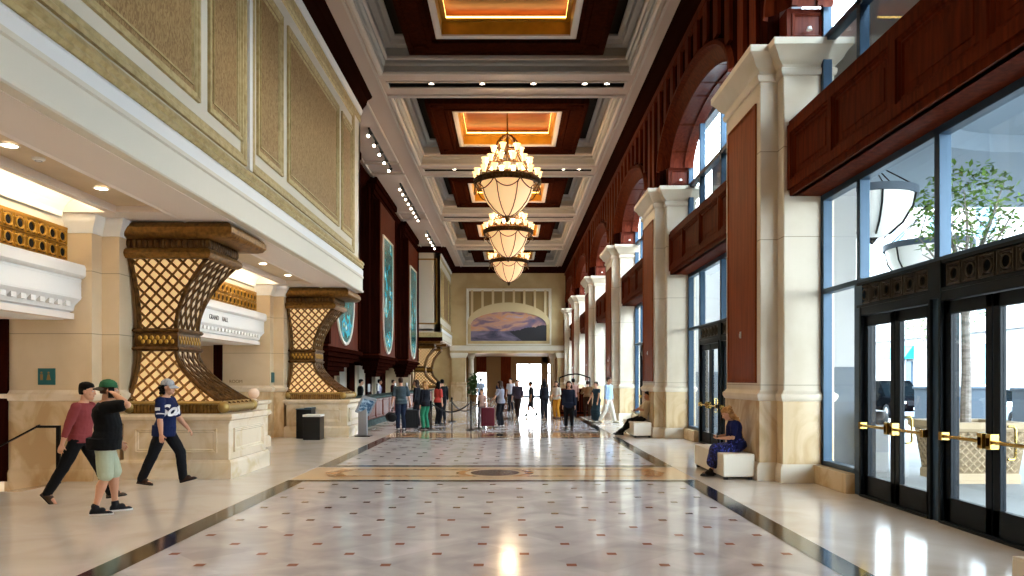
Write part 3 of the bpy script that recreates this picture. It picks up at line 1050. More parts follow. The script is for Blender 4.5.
def stained_mat():
    mm = bpy.data.materials.new('stained_glass_waves')
    mm.use_nodes = True
    n, l = mm.node_tree.nodes, mm.node_tree.links
    b = n['Principled BSDF']
    t = n.new('ShaderNodeTexCoord')
    w = n.new('ShaderNodeTexWave')
    w.inputs['Scale'].default_value = 0.8
    w.inputs['Distortion'].default_value = 7
    w.inputs['Detail'].default_value = 2
    w.inputs['Detail Scale'].default_value = 1.2
    l.new(t.outputs['Object'], w.inputs['Vector'])
    r = n.new('ShaderNodeValToRGB')
    e = r.color_ramp.elements
    e[0].position = 0.0; e[0].color = srgb('#123b3f')
    e[1].position = 1.0; e[1].color = srgb('#bfe6ea')
    for p, c in ((0.3, '#1d6f68'), (0.5, '#2fa3ad'), (0.7, '#2e7ea8'), (0.85, '#4f7f49')):
        x = e.new(p); x.color = srgb(c)
    l.new(w.outputs['Fac'], r.inputs[0])
    l.new(r.outputs[0], b.inputs['Base Color'])
    l.new(r.outputs[0], b.inputs['Emission Color'])
    b.inputs['Emission Strength'].default_value = 0.22
    b.inputs['Roughness'].default_value = 0.2
    return mm
stained = stained_mat()

def glass_bay():
    t = thing('stained_glass_bay', '', 'wall panel', (0, 0, 0), 0, 'tall timber bays with stained glass over the reception')
    # face looks to +x ; local x=0 is the face plane (world -6.0), y centred, z world
    m = MB()
    hw = 2.35
    m.box(-0.85, 0.0, -hw, hw, 2.75, 9.9)
    m.build('box_frame', wood, t, bevel=0.02)
    for s in (-1, 1):
        m = MB()
        m.box(-0.85, 0.06, s * hw - 0.12, s * hw + 0.12, 2.9, 9.9)
        m.build('pilaster', woodd, t, bevel=0.02)
        m = MB()
        m.box(-0.85, -0.3, s * (hw + 0.5) - 0.14, s * (hw + 0.5) + 0.14, 2.9, 10.3)
        m.build('outer_pilaster', woodd, t, bevel=0.02)
    m = MB()
    for i, (z, p) in enumerate(((9.9, 0.08), (10.05, 0.16), (10.25, 0.24), (10.5, 0.32))):
        m.box(-0.85, p - 0.3, -hw - 0.2 - p, hw + 0.2 + p, z, z + 0.28)
    m.build('cornice', woodd, t, bevel=0.02)
    m = MB()
    for i in range(6):
        w = hw + 0.35 - i * 0.36
        m.box(-0.9, 0.10 - i * 0.1, -w, w, 2.82 - 0.16 * (i + 1), 2.82 - 0.16 * i)
    m.build('stepped_corbel', woodd, t, bevel=0.02)
    # glass outline: straight sides, rounded foot
    gw, z0, z1 = 1.3, 3.05, 8.4
    def outline(g, off=0.0):
        pts = [(-gw - off, z1 + off), (-gw - off, z0 + 1.5)]
        for i in range(1, 12):
            a = PI + PI * i / 12
            pts.append(((gw + off) * math.cos(a), z0 + 1.5 + (1.5 + off) * math.sin(a)))
        pts += [(gw + off, z0 + 1.5), (gw + off, z1 + off)]
        return pts
    m = MB()
    m.ext([(0.01, y, z) for y, z in outline(0)], (0.02, 0, 0))
    m.build('stained_glass', stained, t)
    m = MB()
    A, B = outline(0), outline(0, 0.10)
    n = len(A)
    vs = [(0.0, y, z) for y, z in A] + [(0.06, y, z) for y, z in A] + [(0.06, y, z) for y, z in B] + [(0.0, y, z) for y, z in B]
    fs = []
    for r in range(3):
        for i in range(n):
            j = (i + 1) % n
            fs.append((r * n + i, r * n + j, (r + 1) * n + j, (r + 1) * n + i))
    m.add(vs, fs)
    m.build('glass_surround', cream, t)
    return t
GB = glass_bay()
for i, lb in enumerate(('stained glass bay in timber frame, its glass seen through the second lattice bracket',
                        'tall stained glass timber bay above the near end of reception desk',
                        'stained glass timber bay farthest down the hall, beside the far cream wall block')):
    o = GB if i == 0 else dup(GB, lb, (0, 0, 0))
    o['label'] = lb
    o.location = (-6.0, 26.2 + PER * i, 0)

# far cream upper block
L = upper_block('x', 49.7, YE, True)
L.box(-9.0, -4.85, 49.7, 49.9, 4.5, ZC, 0)
L.box(-9.0, -4.7, 49.62, 49.75, 4.62, 4.95, 2)
L.box(-9.0, -4.7, 49.6, 49.75, 4.36, 4.62, 4)
L.box(-9.0, -4.6, 49.5, 49.8, 10.4, ZC, 4)
L.box(-9.0, -4.8, 49.7, YE, 4.4, 4.5, 5)
L.frame((-6.6, 49.7, 5.5), (1, 0, 0), (0, 0, 1), (0, -1, 0), 1.55, 4.5, 0.1, 0.04, 6)
L.build('wall_left_far', [cream, white, olive, cream, woodd, soffitm, mat('gilt_line', '#9b7432', 0.4)], kind='structure')
for a, b in ((50.0, 51.4), (51.7, 56.0), (56.3, 58.2)):
    m = MB()
    m.box(XF - 0.01, XF + 0.008, a, b, 6.05, 9.3, 0)
    m.frame((XF, a, 6.0), (0, 1, 0), (0, 0, 1), (1, 0, 0), b - a, 3.38, 0.14, 0.05, 1)
    m.build('damask_panel', [damask, olive], bpy.data.objects['wall_left_far'], kind='structure')

# ---------------------------------------------------------------- far end wall
endp = mat('end_wall_plaster', '#c2a97c', 0.5, noise=((0.8, 0.8, 0.8), '#b59b6c', 0.4, 0.6))
E = MB()
E.box(-9.0, -3.65, YE, YE + 0.5, 0, 3.9, 0)
E.box(3.75, 5.6, YE, YE + 0.5, 0, 3.9, 0)
E.box(-9.0, 5.6, YE, YE + 0.5, 3.9, ZC, 0)
E.box(-4.9, 4.6, YE - 0.25, YE + 0.5, 3.85, 4.05, 0)
E.prof_x([(YE, 4.05), (YE - 0.3, 4.05), (YE - 0.38, 4.25), (YE - 0.42, 4.3), (YE - 0.42, 4.42), (YE, 4.46)], -4.9, 4.6, 1)
E.box(-4.75, -3.65, YE - 0.35, YE, 0, 3.6, 0)
E.box(3.75, 4.7, YE - 0.35, YE, 0, 3.6, 0)
for a, b in ((-4.75, -3.65), (3.75, 4.7)):
    E.ring([(0, 3.45), (0.06, 3.5), (0.14, 3.7), (0.16, 3.85), (0, 3.85)], a, b, YE - 0.35, YE, 1)
    E.ring([(0, 0), (0.06, 0), (0.06, 1.3), (0.1, 1.35), (0.1, 1.5), (0, 1.52)], a, b, YE - 0.35, YE, 2)
# dark crown
E.prof_x([(YE, 10.3), (YE - 0.05, 10.3), (YE - 0.1, 10.4), (YE - 0.25, 10.55), (YE - 0.3, 10.7), (YE - 0.4, ZC), (YE, ZC)], -4.8, 4.4, 3)
# relief frame round the mural
E.frame((-3.6, YE, 4.5), (1, 0, 0), (0, 0, 1), (0, -1, 0), 6.85, 4.55, 0.22, 0.16, 1)
E.build('wall_far', [endp, cream, marble, woodd], kind='structure')
# ribs and arch band over the mural
cx, a0, b0, zs = -0.19, 3.05, 1.1, 6.1
m = MB()
N = 24
o_, i_ = [], []
for i in range(N + 1):
    t = PI * i / N
    i_.append((cx - a0 * math.cos(t), zs + b0 * math.sin(t)))
    o_.append((cx - (a0 + 0.28) * math.cos(t), zs + 0.1 + (b0 + 0.62) * math.sin(t)))
for i in range(N):
    for y0 in (YE - 0.2,):
        p, q, r_, s_ = i_[i], i_[i + 1], o_[i + 1], o_[i]
        m.add([(p[0], y0, p[1]), (q[0], y0, q[1]), (r_[0], y0, r_[1]), (s_[0], y0, s_[1])], [(0, 1, 2, 3)], 1)
        m.add([(p[0], y0, p[1]), (q[0], y0, q[1]), (q[0], YE, q[1]), (p[0], YE, p[1])], [(0, 1, 2, 3)], 1)
        m.add([(s_[0], y0, s_[1]), (r_[0], y0, r_[1]), (r_[0], YE, r_[1]), (s_[0], YE, s_[1])], [(0, 1, 2, 3)], 1)
m.box(cx - 3.3, cx - 3.05, YE - 0.2, YE, 4.72, 6.2, 0)
m.box(cx + 3.05, cx + 3.3, YE - 0.2, YE, 4.72, 6.2, 0)
m.box(cx - 3.3, cx + 3.3, YE - 0.2, YE, 4.6, 4.82, 0)
for i in range(8):
    x = cx - 2.95 + i * (5.9 / 7)
    d = abs(x - cx) / 3.33
    zb = zs + 0.1 + 1.72 * math.sqrt(max(0, 1 - d * d)) - 0.05
    m.box(x - 0.09, x + 0.09, YE - 0.16, YE, zb, 8.9, 1)
m.box(cx - 3.2, cx + 3.2, YE - 0.02, YE, 6.2, 8.9, 2)
m.build('mural_surround', [endp, mat('relief_plaster', '#cdb78c', 0.5), mat('relief_ground', '#93794c', 0.6)], bpy.data.objects['wall_far'], kind='structure')

def mural_mat():
    mm = bpy.data.materials.new('painted_sunset_coast')
    mm.use_nodes = True
    n, l = mm.node_tree.nodes, mm.node_tree.links
    b = n['Principled BSDF']
    b.inputs['Roughness'].default_value = 0.5
    t = n.new('ShaderNodeTexCoord')
    sp = n.new('ShaderNodeSeparateXYZ')
    l.new(t.outputs['Object'], sp.inputs[0])
    def math_(op, a, b_, c=None):
        q = n.new('ShaderNodeMath'); q.operation = op
        for i, v in enumerate((a, b_) if c is None else (a, b_, c)):
            if isinstance(v, (int, float)): q.inputs[i].default_value = v
            else: l.new(v, q.inputs[i])
        return q.outputs[0]
    mp = n.new('ShaderNodeMapping')
    mp.inputs['Scale'].default_value = (0.35, 1, 1.0)
    mp.inputs['Rotation'].default_value = (0, 0.35, 0)
    l.new(t.outputs['Object'], mp.inputs[0])
    nz = n.new('ShaderNodeTexNoise')
    nz.inputs['Scale'].default_value = 1.5
    nz.inputs['Detail'].default_value = 5
    nz.inputs['Distortion'].default_value = 1.0
    l.new(mp.outputs[0], nz.inputs['Vector'])
    sky = n.new('ShaderNodeValToRGB')
    e = sky.color_ramp.elements
    e[0].position = 0.28; e[0].color = srgb('#4c4f70')
    e[1].position = 0.75; e[1].color = srgb('#9aa3b8')
    for p, c in ((0.42, '#7b5f70'), (0.52, '#b98a78'), (0.6, '#c98a5c')):
        x = e.new(p); x.color = srgb(c)
    l.new(nz.outputs['Fac'], sky.inputs[0])
    sea = n.new('ShaderNodeValToRGB')
    sea.color_ramp.elements[0].position = 0.35; sea.color_ramp.elements[0].color = srgb('#2d2c40')
    sea.color_ramp.elements[1].position = 0.7; sea.color_ramp.elements[1].color = srgb('#8e7f97')
    l.new(nz.outputs['Fac'], sea.inputs[0])
    issea = math_('LESS_THAN', sp.outputs[2], 0.82)
    mx = n.new('ShaderNodeMix'); mx.data_type = 'RGBA'
    l.new(issea, mx.inputs[0]); l.new(sky.outputs[0], mx.inputs[6]); l.new(sea.outputs[0], mx.inputs[7])
    # dark headland: z < 0.75 + 0.22*x + noise, x > 0.2 and above the beach
    n2 = n.new('ShaderNodeTexNoise'); n2.inputs['Scale'].default_value = 3.5
    l.new(t.outputs['Object'], n2.inputs['Vector'])
    top = math_('ADD', math_('MULTIPLY_ADD', sp.outputs[0], 0.2, 0.75), math_('MULTIPLY', math_('SUBTRACT', n2.outputs['Fac'], 0.5), 0.5))
    under = math_('LESS_THAN', sp.outputs[2], top)
    right = math_('GREATER_THAN', math_('MULTIPLY_ADD', sp.outputs[2], 1.4, sp.outputs[0]), 1.15)
    hill = math_('MULTIPLY', under, right)
    m2 = n.new('ShaderNodeMix'); m2.data_type = 'RGBA'
    l.new(hill, m2.inputs[0]); l.new(mx.outputs[2], m2.inputs[6]); m2.inputs[7].default_value = srgb('#16151c')
    l.new(m2.outputs[2], b.inputs['Base Color'])
    return mm
m = MB()
pts = [(-a0, 0), (a0, 0), (a0, zs - 4.8)] + [(a0 * math.cos(PI * i / N), zs - 4.8 + b0 * math.sin(PI * i / N)) for i in range(1, N)] + [(-a0, zs - 4.8)]
m.ext([(x, 0, z) for x, z in pts], (0, 0.05, 0))
mural = m.build('arched_mural', mural_mat())
mural.location = (cx, YE - 0.06, 4.8)
tag(mural, 'arched painting of a sunset coast with dark headland, high on the far end wall', 'painting')
mural['kind'] = 'thing'

# far lobby beyond the end opening
m = MB()
m.box(-9, -3.4, 71, 71.3, 0, 4.6, 0)
m.box(-3.4, -2.4, 71, 71.3, 2.4, 4.6, 1)
m.box(-2.4, -1.0, 71, 71.3, 0, 4.6, 0)
m.box(-1.0, 0.0, 71, 71.3, 0, 4.6, 1)
m.box(0.0, 0.55, 71, 71.3, 0, 4.6, 0)
m.box(0.55, 4.15, 71, 71.3, 3.3, 4.6, 0)
m.box(3.0, 3.6, 71, 71.3, 0, 4.6, 0)
m.box(4.15, 6, 71, 71.3, 0, 4.6, 0)
m.box(-9, 6, 59.0, 71.3, 3.95, 4.1, 0)
m.box(-9, -8.8, 59.0, 71.3, 0, 4, 0)
m.box(5.3, 5.5, 59.0, 71.3, 0, 4, 0)
m.build('wall_far_lobby', [mat('lobby_brown_wall', '#7d5c36', 0.6), wood], kind='structure')
m = MB()
for (a, b, h) in ((0.55, 3.0, 3.3), (3.6, 4.15, 3.3)):
    xs = [a, (a + b) / 2, b] if b - a > 1 else [a, b]
    for x in xs:
        m.box(x - 0.04, x + 0.04, 71.05, 71.15, 0, h)
    m.box(a, b, 71.05, 71.15, 2.3, 2.38)
    m.box(a, b, 71.05, 71.15, h - 0.08, h)
    m.box(a, b, 71.05, 71.15, 0, 0.12)
m.build('door_20', frame_dark, kind='structure')
for k, (x, y) in enumerate(((-3.3, 60.0), (3.45, 60.5))):
    t = thing('round_column', ['cream round column at the left of the far lobby opening', 'cream round column at the right of the far lobby opening'][k], 'column', (x, y, 0), 0, 'round columns of the far lobby')
    m = MB(); m.lathe([(0.22, 0.3), (0.21, 3.4)], (0, 0, 0), 20); m.build('shaft', stone, t)
    m = MB(); m.lathe([(0.0, 0), (0.3, 0), (0.3, 0.2), (0.24, 0.3), (0.2, 0.3)], (0, 0, 0), 20); m.build('base', stone, t)
    m = MB(); m.lathe([(0.2, 3.4), (0.25, 3.5), (0.34, 3.75), (0.36, 3.95), (0, 3.95)], (0, 0, 0), 20); m.build('capital', stone, t)

# ================================================================ OUTSIDE
m = MB()
m.box(5.45, 17.0, -30, 110, -0.25, -0.03, 0)
m.box(17.0, 60, -30, 110, -0.3, -0.12, 1)
m.box(-12, 5.45, 71.3, 110, -0.25, -0.03, 0)
m.build('ground', [floor_out, asphalt], kind='structure', smooth=0)
# porte-cochere canopy with a shallow dished soffit
t = thing('entrance_canopy', 'pale grey porte-cochere canopy seen through the upper glass at right', 'canopy', (11, 11, 6.6))
m = MB()
m.lathe([(0, 0.9), (3.0, 0.75), (4.4, 0.3), (4.6, 0.0), (4.75, 0.0)], (0, 0, 0), 48)
m.build('dished_soffit', greyblue, t)
m = MB()
n = 48
vs = []
for i in range(n):
    a = 2 * PI * i / n
    vs.append((4.75 * math.cos(a), 4.75 * math.sin(a), 0))
for i in range(n):
    a = 2 * PI * i / n
    s = 1 / max(abs(math.cos(a)), abs(math.sin(a)))
    vs.append((5.2 * s * math.cos(a), 9.5 * s * math.sin(a), 0))
m.add(vs, [(i, (i + 1) % n, n + (i + 1) % n, n + i) for i in range(n)])
m.build('flat_soffit', greyblue, t)
m = MB()
m.ring([(0, 0), (0.1, 0), (0.1, 1.2), (0, 1.2)], -5.2, 5.2, -9.5, 9.5)
m.build('fascia', facade, t)
# four canopy columns
for k, (x, y, lb) in enumerate(((14.6, 24.2, 'white round porte-cochere column with grey base, seen through the farther door pair'),
                                (15.2, 20.2, 'white round porte-cochere column with grey base, seen through the nearer door pair'),
                                (15.2, 3.0, 'white round porte-cochere column with grey base, out beside the camera'))):
    t = thing('canopy_column', lb, 'column', (x, y, -0.03), 0, 'porte-cochere columns')
    m = MB(); m.lathe([(0.55, 1.5), (0.55, 6.6)], (0, 0, 0), 28); m.lathe([(0.56, 3.6), (0.57, 3.61), (0.57, 3.64), (0.56, 3.65)], (0, 0, 0), 28); m.build('shaft', facade, t)
    m = MB(); m.box(-0.75, 0.75, -0.75, 0.75, 0, 1.5); m.box(-0.8, 0.8, -0.8, 0.8, 1.42, 1.52); m.build('base', greystone, t, bevel=0.03)

# outer pilasters of the hotel front
for k, lb in enumerate(('white outer pilaster with grey base just outside the nearest sidelight', 'white outer pilaster with grey base outside the second door bay', 'white outer pilaster with grey base outside the third door bay')):
    t = thing('outer_pilaster', lb, 'pillar', (5.9, 14.3 + PER * k, -0.03), 0, 'outer pilasters of the hotel front')
    m = MB(); m.box(0, 0.9, 0, 1.1, 2.0, 6.6); m.box(-0.003, 0.905, -0.005, 1.1, 3.8, 3.82); m.build('shaft', facade, t)
    m = MB(); m.box(-0.04, 0.94, -0.04, 1.14, 0, 2.0); m.build('base', greystone, t, bevel=0.02)

# facades across the street
def block(nm, lb, x, y0, y1, h, base, aw):
    t = thing(nm, lb, 'building', (x, y0, -0.12))
    L_ = y1 - y0
    m = MB(); m.box(0, 10, 0, L_, 0, h); m.build('wall', facade, t)
    m = MB(); m.box(-0.15, 0, 0, L_, 0, base); m.build('stone_base', greystone, t)
    i = 0
    y = 1.5
    while y + 2.2 < L_:
        for z in ([base + 0.5] if h < 12 else [base + 0.5, base + 5.2, base + 9.9]):
            m = MB(); m.box(-0.1, 0.02, y, y + 2.0, z, z + 2.6, 0)
            m.frame((-0.02, y - 0.1, z - 0.1), (0, 1, 0), (0, 0, 1), (-1, 0, 0), 2.2, 2.8, 0.12, 0.12, 1)
            m.build('window', [facade_glass, white], t)
        y += 5.2
    m = MB(); m.box(-0.35, 0, 0, L_, h - 0.5, h); m.box(-0.2, 0, 0, L_, base + 3.9, base + 4.1); m.build('cornice', facade, t)
    if aw:
        m = MB(); m.ext([(-0.05, aw, 4.4), (-0.8, aw, 3.4), (-0.05, aw, 3.4)], (0, 3.2, 0)); m.build('awning', teal_glass, t)
        m = MB(); m.box(-0.12, 0, aw + 0.2, aw + 3.0, 0.2, 3.2); m.build('shopfront', frame_blue, t)
    return t
block('street_building', 'white building with teal awning across the street', 30, 38, 78, 16, 1.0, 16)
block('street_building', 'white building across the street, seen through the nearer door pair', 31, 8, 36, 9, 1.2, 0)
block('street_building', 'white building wing at the far end of the street', 24, 80, 110, 13, 1.6, 0)
# ================================================================ LATTICE BRACKETS ON MARBLE PLINTHS
def lattice_bracket():
    t = thing('lattice_bracket', '', 'bracket', (0, 0, 0), 0, 'gilded lattice brackets under the upper wall')
    Z0, ZW0, ZW1, Z1 = 1.28, 2.24, 2.63, 3.88      # local z = world z ; x=0 is world -6.78 ; y centred
    def W(z):      # hall-side edge
        if z < ZW0: return 0.76 + 0.96 * ((ZW0 - z) / (ZW0 - Z0)) ** 1.75
        if z > ZW1: return 0.76 + 0.64 * ((z - ZW1) / (Z1 - ZW1)) ** 1.9
        return 0.76
    def HY(z):
        if z < ZW0: return 0.44 + 0.24 * ((ZW0 - z) / (ZW0 - Z0)) ** 1.8
        if z > ZW1: return 0.44 + 0.18 * ((z - ZW1) / (Z1 - ZW1)) ** 1.9
        return 0.44
    def XB(z):
        return 0.10 - 0.09 * (HY(z) - 0.44) / 0.2
    P = 0.212
    def segs(fn, inside, rng):
        """fn(z or s)->point params; break polyline where outside"""
        out, cur = [], []
        for q in rng:
            if inside(q):
                cur.append(fn(q))
            else:
                if len(cur) > 1: out.append(cur)
                cur = []
        if len(cur) > 1: out.append(cur)
        return out
    for (za, zb, nm) in ((Z0, ZW0, 'lower'), (ZW1, Z1, 'upper')):
        # arc length table of the hall face
        N = 40
        zs_ = [za + (zb - za) * i / N for i in range(N + 1)]
        S = [0]
        for i in range(N):
            S.append(S[-1] + math.hypot(zs_[i + 1] - zs_[i], W(zs_[i + 1]) - W(zs_[i])))
        def z_of(s_):
            for i in range(N):
                if S[i + 1] >= s_:
                    f = (s_ - S[i]) / (S[i + 1] - S[i])
                    return zs_[i] + (zs_[i + 1] - zs_[i]) * f
            return zb
        for side in (-1, 1):
            m = MB()
            for sg in (-1, 1):
                for j in range(-14, 26):
                    c = j * P
                    fx = lambda z: (c + sg * (z - za))
                    ins = lambda z: XB(z) - 0.01 < fx(z) < W(z) + 0.01
                    rng = [za + (zb - za) * i / 60 for i in range(61)]
                    for sgm in segs(lambda z: (fx(z), side * (HY(z) + 0.012), z), ins, rng):
                        sgm2 = sgm[::4] + ([sgm[-1]] if (len(sgm) - 1) % 4 else [])
                        m.tube(sgm2, 0.023, 4)
            m.build('side_lattice', bronze if False else brassy, t)
            m = MB()
            vs, fs = [], []
            n = 16
            for i in range(n + 1):
                z = za + (zb - za) * i / n
                vs += [(XB(z), side * (HY(z) - 0.03), z), (W(z) - 0.02, side * (HY(z) - 0.03), z)]
            m.add(vs, [(2 * i, 2 * i + 1, 2 * i + 3, 2 * i + 2) for i in range(n)])
            m.build('backlit_panel', lattice_glow, t)
        m = MB()
        for sg in (-1, 1):
            for j in range(-24, 24):
                c = j * P
                fy = lambda s_: c + sg * s_ * 0.62
                ins = lambda s_: abs(fy(s_)) < HY(z_of(s_)) + 0.01
                rng = [S[-1] * i / 60 for i in range(61)]
                for sgm in segs(lambda s_: (W(z_of(s_)) + 0.012, fy(s_), z_of(s_)), ins, rng):
                    sgm2 = sgm[::3] + ([sgm[-1]] if (len(sgm) - 1) % 3 else [])
                    m.tube(sgm2, 0.024, 4)
        m.build('front_lattice', bronze, t)
        m = MB()
        vs, fs = [], []
        n = 16
        for i in range(n + 1):
            z = za + (zb - za) * i / n
            vs += [(W(z) - 0.03, -HY(z), z), (W(z) - 0.03, HY(z), z)]
        m.add(vs, [(2 * i, 2 * i + 1, 2 * i + 3, 2 * i + 2) for i in range(n)])
        m.build('front_panel', mat('front_lattice_panel', '#d8ccb4', 0.4, emit='#ffe0b0', estr=0.22), t)
        for side in (-1, 1):
            m = MB()
            m.tube([(W(z), side * (HY(z) + 0.01), z) for z in zs_[::2]], 0.04, 8)
            m.build('edge_roll', bronze, t)
            m = MB()
            m.tube([(XB(z), side * (HY(z) + 0.01), z) for z in zs_[::2]], 0.045, 8)
            m.build('back_edge_roll', bronze, t)
    # waist band
    m = MB()
    m.ring([(0, ZW0 + 0.06), (0.03, ZW0 + 0.06), (0.05, ZW0 + 0.1), (0.05, ZW1 - 0.1), (0.03, ZW1 - 0.06), (0, ZW1 - 0.06)], 0.08, 0.76, -0.44, 0.44)
    for z in (ZW0 + 0.03, ZW1 - 0.03):
        m.ring([(0.0, z - 0.045), (0.06, z - 0.04), (0.085, z), (0.06, z + 0.04), (0.0, z + 0.045)], 0.08, 0.76, -0.44, 0.44)
    m.build('waist_band', bronze, t)
    for side in (-1, 1):
        m = MB()
        for i in range(12):
            x = 0.13 + i * 0.053
            m.sphere((x, side * 0.49, 2.435 + 0.035 * (-1) ** i), 0.036, 7, 5, 0, (1, 0.5, 1.25))
        m.build('waist_ornament', grille_gold, t)
    m = MB()
    for i in range(16):
        m.sphere((0.81, -0.42 + i * 0.056, 2.435 + 0.035 * (-1) ** i), 0.036, 7, 5, 0, (0.5, 1, 1.25))
    m.build('waist_ornament', grille_gold, t)
    # head: neck roll, leaf band, great roll with flat plate
    m = MB()
    m.ring([(-0.1, 3.86), (0.06, 3.86), (0.11, 3.90), (0.13, 3.95), (0.11, 4.0), (0.06, 4.04), (-0.1, 4.04)], 0.0, 1.38, -0.64, 0.64)
    m.box(0, 1.38, -0.64, 0.64, 3.87, 4.03)
    m.build('neck_roll', brassy, t)
    m = MB()
    m.box(-0.02, 1.42, -0.66, 0.66, 4.03, 4.24)
    for side in (-1, 1):
        for i in range(15):
            m.sphere((0.02 + i * 0.1, side * 0.67, 4.13), 0.052, 8, 5, 0, (0.9, 0.6, 1.7))
    for i in range(13):
        m.sphere((1.44, -0.6 + i * 0.1, 4.13), 0.052, 8, 5, 0, (0.6, 0.9, 1.7))
    m.build('leaf_band', bronze, t)
    m = MB()
    m.ring([(-0.3, 4.2), (0.0, 4.2), (0.08, 4.23), (0.13, 4.3), (0.13, 4.38), (0.08, 4.45), (0.0, 4.5), (-0.3, 4.5)], 0.0, 1.78, -0.72, 0.82)
    m.box(0, 1.78, -0.72, 0.82, 4.22, 4.49)
    m.build('cap_roll', brassy, t)
    # foot: reeded strip, rolls and ball ends
    m = MB()
    m.box(0.02, 1.66, -0.70, 0.70, 1.12, 1.3)
    for side in (-1, 1):
        for i in range(26):
            m.tube([(0.08 + i * 0.062, side * 0.70, 1.14), (0.08 + i * 0.062, side * 0.70, 1.28)], 0.026, 6)
    m.build('reeded_foot', brassy, t)
    m = MB()
    m.tube([(1.72, -0.62, 1.22), (1.72, 0.62, 1.22)], 0.075, 12)
    m.ring([(0, 1.27), (0.035, 1.28), (0.045, 1.31), (0.02, 1.34), (-0.1, 1.34)], 0.04, 1.66, -0.70, 0.70)
    m.build('foot_roll', mat('aged_brass', '#a58a52', 0.38, 0.7), t)
    for (x, y) in ((1.72, -0.70), (1.72, 0.70), (0.04, -0.70), (0.04, 0.70)):
        m = MB()
        m.sphere((x, y, 1.23), 0.105, 14, 9)
        m.build('ball', MATS['aged_brass'], t)
    m = MB()
    m.box(0.14, 0.6, -0.36, 0.36, 1.3, 3.9)
    m.build('core', darkpan, t)
    return t
LB = lattice_bracket()
for i, (y, lb) in enumerate(((13.5, 'big gilded lattice bracket nearest the camera, behind the man in navy jersey'),
                             (22.6, 'gilded lattice bracket on plinth behind the two black bins'),
                             (50.9, 'gilded lattice bracket beyond the reception desk, under the far cream block'),
                             (55.4, 'farthest gilded lattice bracket, beside the far end wall'))):
    o = LB if i == 0 else dup(LB, lb, (0, 0, 0))
    o['label'] = lb
    o.location = (-6.78, y, 0)

def plinth():
    t = thing('marble_plinth', '', 'plinth', (0, 0, 0), 0, 'marble plinths under the lattice brackets')
    m = MB()
    m.box(0, 1.82, -0.95, 0.95, 0.0, 1.1)
    m.build('block', marblew, t, bevel=0.01)
    m = MB()
    m.ring([(0, 0.0), (0.06, 0.0), (0.06, 0.28), (0.03, 0.33), (0, 0.33)], 0, 1.82, -0.95, 0.95)
    m.build('base', marblew, t, bevel=0.006)
    m = MB()
    m.ring([(-0.1, 0.96), (0.02, 0.96), (0.03, 1.0), (0.08, 1.03), (0.09, 1.08), (0.07, 1.12), (-0.1, 1.12)], 0, 1.82, -0.95, 0.95)
    m.box(0, 1.82, -0.95, 0.95, 1.05, 1.12)
    m.build('cap', marblew, t)
    m = MB()
    m.frame((0.2, -0.95, 0.45), (1, 0, 0), (0, 0, 1), (0, -1, 0), 1.42, 0.42, 0.07, 0.035)
    m.frame((1.82, -0.75, 0.45), (0, 1, 0), (0, 0, 1), (1, 0, 0), 1.5, 0.42, 0.07, 0.035)
    m.build('panel_moulding', marblew, t)
    return t
PL = plinth()
for i, (y, lb) in enumerate(((13.5, 'panelled marble plinth behind the walking man in navy jersey'),
                             (22.6, 'panelled marble plinth behind the two black bins'),
                             (51.0, 'marble plinth beyond the reception desk, under the far cream block'),
                             (55.4, 'farthest marble plinth, beside the far end wall'))):
    o = PL if i == 0 else dup(PL, lb, (0, 0, 0))
    o['label'] = lb
    o.location = (-6.70, y, 0)

# ================================================================ BALCONIES AND GOLD GRILLES
def balcony(y0, y1, lb):
    t = thing('balcony', lb, 'balcony', (-7.25, y0, 0), 0, 'white balcony fronts on the left')
    L_ = y1 - y0
    m = MB()
    pr = [(-0.9, 3.6), (-0.12, 3.6), (-0.12, 3.65), (0.03, 3.65), (0.05, 3.60), (0.05, 3.47), (0.01, 3.43), (-0.03, 3.42), (-0.03, 3.08), (-0.06, 3.05), (-0.09, 3.02), (-0.14, 2.97), (-0.16, 2.88), (-0.22, 2.86), (-0.26, 2.78), (-0.34, 2.73), (-0.9, 2.73)]
    m.ext([(x, 0, z) for x, z in pr], (0, L_, 0))
    n = int(L_ / 0.22)
    for i in range(n):
        m.box(-0.14, -0.075, 0.06 + i * 0.22, 0.17 + i * 0.22, 2.94, 3.02)
    m.build('front', white, t)
    m = MB()
    m.box(-0.04, -0.022, 0, L_, 3.10, 3.12); m.box(-0.04, -0.022, 0, L_, 3.38, 3.40)
    m.build('fillets', white, t)
    return t
bal = [balcony(-1.9 + 0, 3.2, 'white balcony front out of view behind the camera'), balcony(5.3, 12.3, 'white balcony front at the left edge above the three walking men'),
       balcony(14.4, 21.4, 'white balcony front lettered GRAND HALL behind the big lattice bracket')]
def text(body, size, loc, rot, m, name, parent=None, depth=0.006, shear=0.0, bold=0.0, align='LEFT'):
    c = bpy.data.curves.new(name, 'FONT')
    c.body = body; c.size = size; c.extrude = depth; c.shear = shear; c.offset = bold
    c.align_x = align
    tmp = bpy.data.objects.new(name, c)
    COL.objects.link(tmp)
    me = bpy.data.meshes.new_from_object(tmp.evaluated_get(bpy.context.evaluated_depsgraph_get()))
    bpy.data.objects.remove(tmp)
    bpy.data.curves.remove(c)
    me.materials.clear()
    me.materials.append(m)
    o = bpy.data.objects.new(name, me)
    COL.objects.link(o)
    if parent: o.parent = parent
    o.location = loc; o.rotation_euler = rot
    return o
letters = mat('dark_lettering', '#4a4a48', 0.5)
text('GRAND', 0.165, (-0.027, 3.1, 3.19), (PI / 2, 0, PI / 2), letters, 'lettering', bal[2])
text('HALL', 0.165, (-0.027, 3.88, 3.19), (PI / 2, 0, PI / 2), letters, 'lettering', bal[2])

